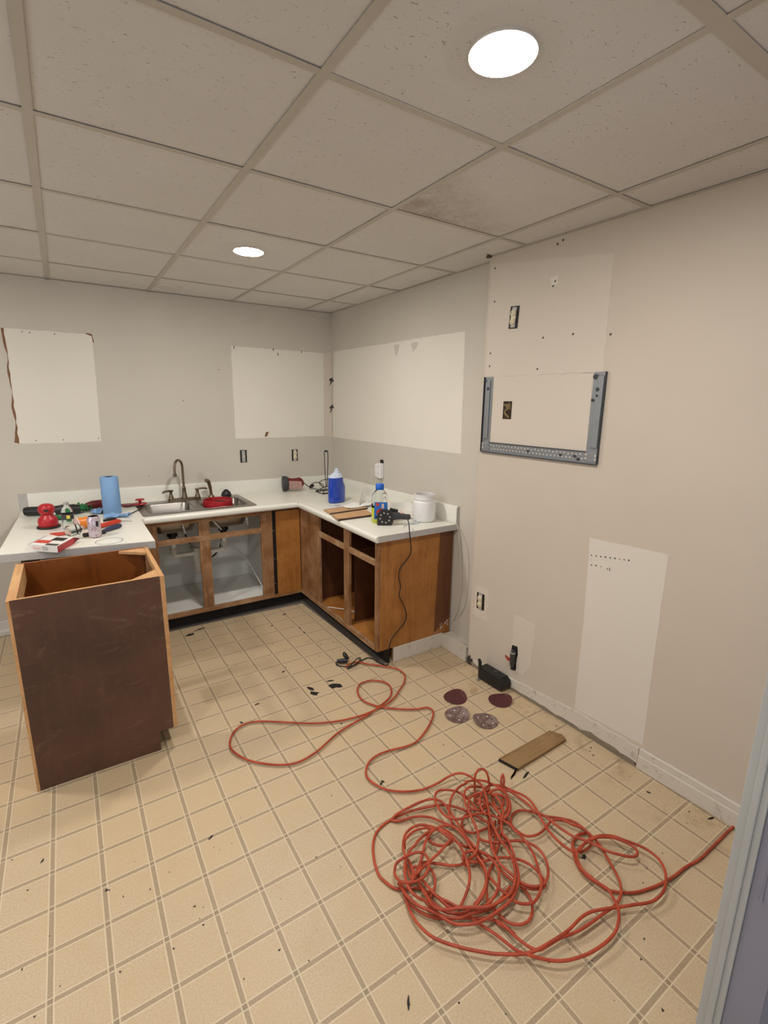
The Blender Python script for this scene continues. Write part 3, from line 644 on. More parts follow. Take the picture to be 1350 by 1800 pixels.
for b_ in (BL, BR):
    e = MB(); e.loft(bowlrings(*b_), False); bm = e.bm; bm.verts.ensure_lookup_table(); last = bm.verts[-24:]; bm.faces.new(list(last))
    o = P(e, 'bowl', 'steel', t, smooth=True); md = o.modifiers.new('s', 'SOLIDIFY'); md.thickness = .0025; md.offset = -1
    cx, cy = (b_[0] + b_[1]) / 2, (b_[2] + b_[3]) / 2
    P(MB().lathe([(.045, .004), (.042, .0055), (.03, .002), (.02, .0015)], (cx, cy, ZT - .168), 20), 'drain', 'nickel', t, smooth=True)
    P(MB().lathe([(.050, -.004), (.050, -.012), (.038, -.014), (.038, -.05), (.024, -.055), (.024, -.07)], (cx, cy, ZT - .168), 20), 'strainer_nut', 'black', t, smooth=True)
# mounting clips under the front rim
for px, py, px2, py2 in ((268, 930, 271, 944), (319, 918, 326, 938), (372, 912, 389, 931), (432, 905, 436, 922)):
    a = at(px, py, 1, -.565); b = at(px2, py2, 1, -.55)
    P(MB().tube([a, a.lerp(b, .5)], .005, 8), 'mounting_clip', 'white_pl', t, smooth=True); P(MB().tube([a.lerp(b, .5), b], .0065, 8), 'mounting_clip', 'lam_edge', t, smooth=True)

# faucet
FYp = -.118
base = at(324, 868, 1, FYp); fxx = base.x
t = thing('kitchen_faucet', 'antique nickel gooseneck faucet behind the sink with two lever handles', 'faucet', (fxx, FYp, ZT + .003))
P(MB().loft([rrect(fxx - .125, fxx + .125, FYp - .026, FYp + .026, .025, ZT + .0035), rrect(fxx - .125, fxx + .125, FYp - .026, FYp + .026, .025, ZT + .014), rrect(fxx - .118, fxx + .118, FYp - .019, FYp + .019, .018, ZT + .019)]), 'base_plate', 'nickel', t, smooth=True)
zb = ZT + .018
P(MB().lathe([(.024, 0), (.022, .01), (.017, .035), (.0145, .075), (.016, .082), (.0135, .09)], (fxx, FYp, zb), 20), 'spout_base', 'nickel', t, smooth=True)
ztop = 1.208; pts = [(fxx, FYp, zb + .08), (fxx, FYp, 1.10)]
R_ = .060
cx = fxx - R_ * .62; cy = FYp - R_ * .78; dirv = Vector((-.62, -.78, 0))
for i in range(13):
    a = math.pi * i / 12; q = Vector((fxx, FYp, 0)) + dirv * (R_ - R_ * math.cos(a)); pts.append((q.x, q.y, ztop - R_ - .004 + R_ * math.sin(a)))
q = Vector(pts[-1]); pts.append((q.x, q.y, q.z - .05))
P(MB().tube(pts, .0095, 12), 'spout', 'nickel', t, smooth=True)
P(MB().lathe([(.0135, 0), (.0135, -.016), (.010, -.02)], (pts[-1][0], pts[-1][1], pts[-1][2] + .01), 14), 'aerator', 'nickel', t, smooth=True)
for sg in (-1, 1):
    hx = fxx + sg * .10
    h = P(MB().lathe([(.022, 0), (.020, .008), (.012, .035), (.011, .05), (.014, .058), (.010, .064)], (hx, FYp, zb), 16), 'handle_base', 'nickel', t, smooth=True)
    P(MB().tube(smoothline([(hx, FYp, zb + .058), (hx + .012 * sg * -1, FYp - .012, zb + .068), (hx - .045 if sg < 0 else hx + .05, FYp - .035 if sg < 0 else FYp - .01, zb + .068), (hx - .065 if sg < 0 else hx + .075, FYp - .045 if sg < 0 else FYp - .012, zb + .06)], 4), [.006] * 6 + [.008] * 7, 10), 'lever', 'nickel', h, smooth=True)
# side sprayer
sx = fxx + .208
t = thing('side_sprayer', 'antique nickel side sprayer standing right of the faucet', 'sprayer', (sx, FYp, ZT + .003))
P(MB().lathe([(.024, 0), (.022, .012), (.015, .02)], (sx, FYp, ZT + .004), 16), 'holder', 'nickel', t, smooth=True)
P(MB().tube(smoothline([(sx, FYp, ZT + .02), (sx - .004, FYp, ZT + .07), (sx - .012, FYp - .003, ZT + .115), (sx - .02, FYp - .008, ZT + .14), (sx - .045, FYp - .018, ZT + .148)], 4), [.012] * 5 + [.014] * 4 + [.016] * 4 + [.015] * 3 + [.010], 12), 'spray_head', 'nickel', t, smooth=True)

# plumbing under the sink
t = thing('drain_plumbing', 'white plastic drain pipes with trap hanging below the sink bowls', 'pipes', (-1.35, -.36, .5))
lx, rx, py_ = (BL[0] + BL[1]) / 2, (BR[0] + BR[1]) / 2, (BL[2] + BL[3]) / 2; zd = ZT - .168
tx = at(346, 975, 1, py_).x; za = at(320, 975, 1, py_).z
P(MB().tube([(lx, py_, zd - .06), (lx, py_, za + .03)], .019, 14), 'tailpiece', 'pvc', t, smooth=True)
P(MB().tube([(rx, py_, zd - .06), (rx, py_, za + .04)], .019, 14), 'tailpiece', 'pvc', t, smooth=True)
P(MB().lathe([(.027, 0), (.027, .03)], (lx, py_, za + .025), 14), 'slip_nut', 'pvc', t, smooth=True); P(MB().lathe([(.027, 0), (.027, .03)], (rx, py_, za + .035), 14), 'slip_nut', 'pvc', t, smooth=True)
P(MB().tube(smoothline([(lx, py_, za + .03), (lx + .004, py_, za + .008), (lx + .03, py_, za), (lx + .08, py_, za), (tx, py_, za)], 4), .019, 14), 'waste_arm', 'pvc', t, smooth=True)
P(MB().tube(smoothline([(rx, py_, za + .04), (rx - .004, py_, za + .012), (rx - .035, py_, za - .002), (tx + .05, py_, za - .004), (tx, py_, za - .004)], 4), .019, 14), 'waste_arm', 'pvc', t, smooth=True)
P(MB().tube([(tx, py_, za + .04), (tx, py_, za - .07)], .026, 14), 'tee', 'pvc', t, smooth=True)
P(MB().tube(smoothline([(tx, py_, za - .06), (tx, py_, za - .12), (tx + .01, py_ + .02, za - .155), (tx + .03, py_ + .06, za - .16), (tx + .035, py_ + .10, za - .13), (tx + .035, py_ + .13, za - .07), (tx + .035, -.03, za - .05)], 5), .020, 14), 'trap', 'pvc', t, smooth=True)
P(MB().tube(smoothline([(fxx + .195, FYp, .86), (-1.14, -.25, .72), (-1.17, -.30, .53), (-1.25, -.35, .45), (-1.35, -.38, .47)], 6), .006, 8), 'sprayer_hose', 'black_r', t, smooth=True)
P(MB().tube(smoothline([(fxx - .05, FYp, .86), (-1.42, -.14, .70), (-1.5, -.1, .58), (-1.62, -.08, .50), (-1.66, -.06, .35)], 6), .006, 8), 'supply_line', 'black_r', t, smooth=True)
P(MB().tube(smoothline([(fxx + .05, FYp, .86), (-1.36, -.12, .70), (-1.40, -.1, .60), (-1.36, -.06, .5)], 6), .007, 8), 'supply_line', 'grey_pl', t, smooth=True)
t = MB().tube(smoothline([(-.99, -.10, .40), (-.96, -.25, .36), (-.93, -.38, .26), (-.905, -.45, .18), (-.90, -.50, .141)], 5), .003, 6).build('white_wire', 'white_pl', smooth=True)
tag(t, 'thin white wire curving down inside the sink cabinet', 'wire')

# ------------------------------------------------------------------ WALL FITTINGS
def outlet(name, label, cat, org, uax, nax, w_, h_, kind, rot=0.0):
    """org: centre on the wall, uax: horizontal axis, nax: out of the wall"""
    u, n, z = Vector(uax).normalized(), Vector(nax).normalized(), Vector((0, 0, 1))
    u2 = u * math.cos(rot) + z * math.sin(rot); z2 = -u * math.sin(rot) + z * math.cos(rot)
    t = thing(name, label, cat, org)
    F = lambda a, b, c: Vector(org) + u2 * a + z2 * b + n * c
    def slab(a0, a1, b0, b1, c0, c1, nm, mt, par=t, bev=0): return MB().prism([F(a0, b0, c0), F(a1, b0, c0), F(a1, b1, c0), F(a0, b1, c0)], n * (c1 - c0)).build(nm, mt, par, bevel=bev)
    slab(-w_ / 2, w_ / 2, -h_ / 2, h_ / 2, .0008, .0025, 'wall_box', 'slot')
    slab(-.014, .014, -.050, .050, .0025, .006, 'mounting_strap', 'lam_edge')
    if kind == 'duplex':
        slab(-.015, .015, -.036, .036, .006, .010, 'receptacle_body', 'ivory', bev=.001)
        for s_ in (-1, 1):
            f = MB().lathe([(.0165, .010), (.0165, .0145), (.015, .0155)], F(0, s_ * .0195, 0), 18, n).build('receptacle_face', 'ivory', t, smooth=True)
            for du in (-.006, .006): MB().prism([F(du - .001, s_ * .0195 - .002, .0154), F(du + .001, s_ * .0195 - .002, .0154), F(du + .001, s_ * .0195 + .007, .0154), F(du - .001, s_ * .0195 + .007, .0154)], n * .0005).build('slot', 'slot', f)
            MB().lathe([(.0022, .0154), (.0022, .016)], F(0, s_ * .0195 - .008, 0), 8, n).build('ground_hole', 'slot', f)
    elif kind == 'switch':
        slab(-.010, .010, -.042, .042, .006, .009, 'switch_body', 'zinc')
        slab(-.004, .004, -.010, .012, .009, .015, 'toggle', 'ivory')
    return t
q = at(428, 802, 1, 0); outlet('light_switch', 'uncovered switch in the back wall, right of the faucet', 'switch', (q.x, 0, q.z), (1, 0, 0), (0, -1, 0), .058, .108, 'switch')
q = at(518, 800, 1, 0); outlet('wall_outlet', 'coverless outlet in the back wall near the corner', 'outlet', (q.x, 0, q.z), (1, 0, 0), (0, -1, 0), .056, .104, 'duplex')
cu = (cw(-3, 0) - cw(-2, 0)); cn = (cw(-2, 0, 1) - cw(-2, 0, 0))
q = at_chase(904, 558); t = outlet('wall_outlet', 'coverless outlet high on the right wall above the steel bracket', 'outlet', q, cu, cn, .060, .112, 'duplex', -.06)
q = at_chase(845, 1057); outlet('wall_outlet', 'coverless outlet low on the right wall beside the cabinet', 'outlet', q, cu, cn, .062, .104, 'duplex', .02)
# hole with wires framed by the bracket
q = at_chase(892, 721); F = lambda u, v, o=0: cw(q.y + u, q.z + v, o)
t = thing('wall_box_hole', 'small open box hole in the wall inside the steel bracket', 'wall hole', q)
MB().prism([F(-.030, -.048, .0009), F(.030, -.048, .0009), F(.030, .048, .0009), F(-.030, .048, .0009)], cn.normalized() * .0015).build('opening', 'hole', t)
MB().tube(smoothline([F(.02, .03, .004), F(-.012, .012, .006), F(.014, -.012, .006), F(-.018, -.04, .004)], 4), .006, 6).build('wires', 'insul', t, smooth=True)
MB().prism([F(.0, .0, .0024), F(-.026, .005, .0024), F(-.02, .04, .0024), F(.012, .03, .0024)], cn.normalized() * .003).build('torn_insulation', 'insul', t)
# white plug-in adapter on the right wall
q = at(669, 826, 0, 0); oy, oz = q.y, q.z
t = thing('outlet_adapter', 'white plug-in outlet adapter on the right wall above the worktop', 'adapter', (0, oy, oz))
P(bx(-.0025, -.0008, oy - .045, oy + .005, oz + .045, oz + .085), 'outlet_box_edge', 'slot', t)
a = P(bx(-.038, -.001, oy - .050, oy + .004, oz - .062, oz + .058), 'adapter_body', 'white_pl', t, bevel=.005)
for dz in (.028, -.028):
    for dy in (-.006, .006): P(bx(-.0386, -.0376, oy - .023 + dy - .001, oy - .023 + dy + .001, oz + dz, oz + dz + .010), 'slot', 'slot', a)
    P(MB().lathe([(.0026, .0376), (.0026, .0386)], (0, oy - .023, oz + dz - .006), 8, (-1, 0, 0)), 'ground_hole', 'slot', a)
a = P(bx(-.030, -.001, oy + .008, oy + .046, oz - .055, oz + .045), 'plug_block', 'white_pl', t, bevel=.005)
for dz in (.022, -.005, -.03): P(bx(-.0306, -.0296, oy + .022, oy + .034, oz + dz, oz + dz + .006), 'port', 'lam_edge', a)
P(MB().tube(smoothline([(-.028, oy + .045, oz - .005), (-.04, oy + .075, oz - .01), (-.03, oy + .095, oz - .04), (-.024, oy + .10, oz - .10)], 5), .0016, 6), 'white_cable', 'white_pl', t, smooth=True)
# steel hanging bracket (U shape, open at the top)
t = thing('steel_wall_bracket', 'U-shaped grey steel hanging bracket screwed to the right wall', 'bracket', cw(-2.45, 1.39))
def wedge(y0, y1, z0, z1, o0, o1, name, mat, par, **k):
    return cwbox(y0, y1, o0, o1, z0, z1).build(name, mat, par, **k)
A0, A1, B0, B1 = -2.078, -2.140, -2.756, -2.822
wedge(A0, A1, 1.388, 1.806, .0, .0035, 'left_upright', 'galv', t); wedge(A0 - .012, A1 + .016, 1.46, 1.79, .0035, .010, 'upright_ridge', 'galv', t, bevel=.003)
wedge(B0, B1, 1.388, 1.806, .0, .0035, 'right_upright', 'galv', t); wedge(B0 - .020, B1 + .010, 1.46, 1.79, .0035, .010, 'upright_ridge', 'galv', t, bevel=.003)
wedge(A0, A0 - .004, 1.388, 1.806, .0035, .013, 'side_flange', 'galv_d', t); wedge(B1 + .004, B1, 1.388, 1.806, .0035, .013, 'side_flange', 'galv_d', t)
lo = wedge(A0, B1, 1.384, 1.440, .0005, .0055, 'perforated_bar', 'galv', t, bevel=.001)
wedge(A0, B1, 1.382, 1.386, .0055, .014, 'bottom_flange', 'galv_d', t); wedge(A1, B0, 1.440, 1.443, .0055, .012, 'top_flange', 'galv_d', t)
wedge(A0 - .004, A1 - .002, 1.392, 1.436, .0055, .008, 'corner_plate', 'galv', t, bevel=.001); wedge(B0 + .002, B1 + .004, 1.392, 1.436, .0055, .008, 'corner_plate', 'galv', t, bevel=.001)
hl = MB()
def disc(mb, y, z, r, o): mb.lathe([(r, 0), (r, .0006)], cw(y, z, o), 10, cn)
for i in range(27):
    y = A1 - .012 - i * .0222
    disc(hl, y, 1.424 if i % 2 else 1.427, .0042, .0055); disc(hl, y - .011, 1.406, .0042, .0055)
for y, z in ((A0 - .015, 1.43), (A0 - .015, 1.41), (B1 + .014, 1.425), (B1 + .014, 1.407), (B0 - .004, 1.428), (B0 - .004, 1.41)): disc(hl, y, z, .005, .0081)
hl = hl.build('punched_holes', 'patch2', lo); hl['kind'] = 'stuff'
for y, z, r in ((A0 - .014, 1.785, .007), (A0 - .034, 1.742, .009), (B0 - .014, 1.785, .012), (B0 - .030, 1.728, .009), (B0 - .010, 1.68, .007), (B0 - .03, 1.70, .006), (-2.42, 1.414, .007), (-2.62, 1.414, .007), (-2.70, 1.414, .007), (-2.72, 1.402, .007)):
    e = MB(); e.lathe([(r, 0), (r, .002), (r * .6, .003)], cw(y, z, .0078 if z < 1.45 else .0098), 12, cn); e.build('screw', 'galv_d', t, smooth=True)
# valve hole, valve
q = at_chase(903, 1156); F = lambda u, v, o=0: cw(q.y + u, q.z + v, o)
t = thing('shutoff_valve', 'dark shut-off valve with a red lever poking out of a ragged wall hole', 'valve', q)
e = MB(); e.prism([F(u, v, .0) for u, v in ragged([(-.020, -.075), (.014, -.082), (.018, .0), (.016, .075), (-.022, .080), (-.028, .03)], .02, .004, 4)], cn.normalized() * .0022); P(e, 'ragged_hole', 'slot', t)
P(MB().tube([F(-.004, -.055, .012), F(-.004, -.03, .014), F(-.004, .03, .014), F(-.004, .055, .012)], [.010, .016, .016, .011], 12), 'valve_body', 'grey_pl', t, smooth=True)
P(MB().lathe([(.017, 0), (.017, .008)], F(-.004, .035, .014), 12), 'collar', 'zinc', t, smooth=True)
e = MB(); e.prism([F(.0, .004, .028), F(.030, .018, .036), F(.028, .004, .038), F(.012, -.014, .032), F(-.002, -.012, .028)], cn.normalized() * .006); P(e, 'lever', 'rust_red', t, bevel=.002)
# black box on the floor against the wall
a = at(864, 1180, 2, 0); y0 = -2.235; y1 = -2.435
t = thing('black_plastic_box', 'black plastic box with rounded end lying on the floor below the valve', 'box', (chase_x(-2.3) - .05, -2.33, 0))
e = MB(); o0, o1 = .012, .085; zt_ = .082
prof = [(y0, .003), (y1 + .03, .003), (y1 + .008, .016), (y1, .04), (y1 + .006, zt_ - .02), (y1 + .03, zt_), (y0, zt_)]
e.prism([cw(u, v, o0) for u, v in prof], cn.normalized() * (o1 - o0)); P(e, 'housing', 'black', t, bevel=.006)
e = MB(); e.prism([cw(y0, .04, .075), cw(y0 - .018, .04, .075), cw(y0 - .02, .12, .075), cw(y0 - .003, .135, .075), cw(y0 + .01, .125, .075), cw(y0 + .004, .1, .075)], cn.normalized() * .008); P(e, 'mounting_ear', 'black', t, bevel=.002)
P(bx(chase_x(-2.25) - .11, chase_x(-2.25) - .05, -2.262, -2.240, .0, .004), 'metal_tab', 'zinc', t)
P(MB().prism([cw(-2.32, zt_ + .0005, .03), cw(-2.35, zt_ + .0005, .03), cw(-2.35, zt_ + .0005, .055), cw(-2.32, zt_ + .0005, .055)], (0, 0, .0008)), 'embossed_logo', 'grey_pl', t)
# wires at the cabinet's wall side
t = MB(); t.tube(smoothline([(-.025, -1.60, ZT + .05), (-.035, -1.68, ZT + .01), (-.03, -1.80, ZT + .006), (-.025, -1.84, ZT), (-.02, -1.86, .78), (-.012, -1.88, .62), (-.010, -1.89, .42), (-.012, -1.86, .26), (-.02, -1.82, .18)], 6), .0021, 6)
t.tube(smoothline([(-.012, -1.84, .86), (-.008, -1.93, .72), (-.006, -1.95, .50), (-.006, -1.93, .33), (-.008, -1.88, .24), (-.02, -1.82, .20)], 6), .0021, 6)
t = t.build('white_cable', 'cable', smooth=True); tag(t, 'two thin white cables hanging down the wall beside the cabinet side', 'cable')
t = thing('white_wire_stub', 'short white wire leaving a small black hole in the backsplash', 'wire', (-.024, -1.60, ZT + .05))
P(MB().lathe([(.008, 0), (.008, .002)], (-.022, -1.60, ZT + .055), 10, (-1, 0, 0)), 'hole', 'slot', t)

# ------------------------------------------------------------------ FLOOR THINGS
def sand_disc(px, py, rot, mat, label, holes):
    q = at(px, py, 2, 0.0); r = .066
    t = thing('sanding_disc', label, 'sanding disc', (q.x, q.y, 0), 'used sanding discs on the floor')
    up = []; dn = []
    def hz(x, y):   # curled up on one side
        u = x * math.cos(rot) + y * math.sin(rot); return .0012 + max(0, u / r) ** 2 * .020 + max(0, -u / r) ** 2 * .006
    nr, na = 5, 30; e = MB(); bm = e.bm; grid = []
    for k in range(nr + 1):
        row = []
        for i in range(na):
            a = 2 * math.pi * i / na; rr = r * k / nr; x, y = rr * math.cos(a), rr * math.sin(a); row.append((x, y))
            if k == 0: break
        grid.append(row)
    for off, flip in ((0, False), (.0011, True)):
        V = [[bm.verts.new((q.x + x, q.y + y, hz(x, y) + off)) for x, y in row] for row in grid]
        for i in range(na): bm.faces.new([V[0][0], V[1][i], V[1][(i + 1) % na]])
        for k in range(1, nr):
            for i in range(na): bm.faces.new([V[k][i], V[k + 1][i], V[k + 1][(i + 1) % na], V[k][(i + 1) % na]])
        if not flip: low = V[nr]
        else:
            for i in range(na): bm.faces.new([low[i], low[(i + 1) % na], V[nr][(i + 1) % na], V[nr][i]])
    P(e, 'disc', mat, t, smooth=True)
    if holes:
        for k in range(8):
            a = rot + .3 + k * math.pi / 4; x, y = r * .62 * math.cos(a), r * .62 * math.sin(a)
            P(MB().lathe([(.0045, 0), (.0045, .0004)], (q.x + x, q.y + y, hz(x, y) + .0013), 8), 'dust_hole', 'card_w' if k % 2 else 'hookpad', t)
sand_disc(800, 1227, .3, 'disc_r', 'blotchy maroon sanding disc, the farther one of the left pair', False)
sand_disc(879, 1232, -.4, 'disc_r', 'plain dark maroon sanding disc lying nearest the wall', False)
sand_disc(803, 1258, .1, 'disc_g', 'grey dusty holed sanding disc, the nearer one of the left pair', True)
sand_disc(853, 1268, 2.6, 'disc_g', 'grey dusty sanding disc with white-dotted holes nearest the wood plank', True)
# plank
c = [at(877, 1334, 2, .012), at(911, 1352, 2, .012), at(995, 1300, 2, .012), at(988, 1292, 2, .012), at(966, 1285, 2, .012)]
t = thing('wood_plank', 'short weathered wooden plank lying on the floor by the coiled cord', 'plank', (c[0].x, c[0].y, 0))
e = MB(); e.prism([(v.x, v.y, .002) for v in c], (0, 0, .014)); P(e, 'plank', 'plank', t, bevel=.001)
e = MB(); d_ = (c[1] - c[0]).normalized(); n_ = Vector((-d_.y, d_.x, 0)); n_ = n_ if n_.dot(c[2] - c[1]) < 0 else -n_
e.prism([Vector((c[0].x, c[0].y, .002)) + n_ * .001, Vector((c[1].x, c[1].y, .002)) + n_ * .001, Vector((c[1].x, c[1].y, .002)) + n_ * .004, Vector((c[0].x, c[0].y, .002)) + n_ * .004], (0, 0, .012)); P(e, 'charred_end', 'toe', t)
chip(905, 1358, .05, .006, 91, .4); chip(925, 1362, .03, .006, 92, .3)

# ------------------------------------------------------------------ ORANGE CORD
TR = {'A': (2.109, 380, 1130), 'B': (3.649, 640, 1320), 'C': (3.375, 950, 1320), 'D': (6.75, 640, 1330), 'E': (8.4375, 800, 1330), 'F': (6.75, 680, 1480), 'G': (6.75, 820, 1440), 'H': (8.4375, 560, 1130)}
RC = .0049
def strand(mb, s_, zmax=0.0, r=RC, ends=(0, 0), k=5):
    """polyline on the floor read off the photo; zmax: how high the middle rides over other turns (mm)"""
    pts = []
    for seg in s_.split(';'):
        key, rest = seg.strip().split(':'); sc_, ox, oy_ = TR[key]
        for tok in rest.split():
            v = tok.split(','); pts.append((ox + float(v[0]) / sc_, oy_ + float(v[1]) / sc_, float(v[2]) if len(v) > 2 else None))
    n = len(pts); out = []
    for i, (px, py, z) in enumerate(pts):
        t_ = i / (n - 1)
        if z is None: z = (ends[0] * (1 - t_) + ends[1] * t_) + zmax * min(1, 3.2 * math.sin(math.pi * t_) ** 1.2)
        out.append(at(px, py, 2, r + .0004 + z / 1000.0))
    mb.tube(smoothline(out, k), r, 8)
cb = MB()
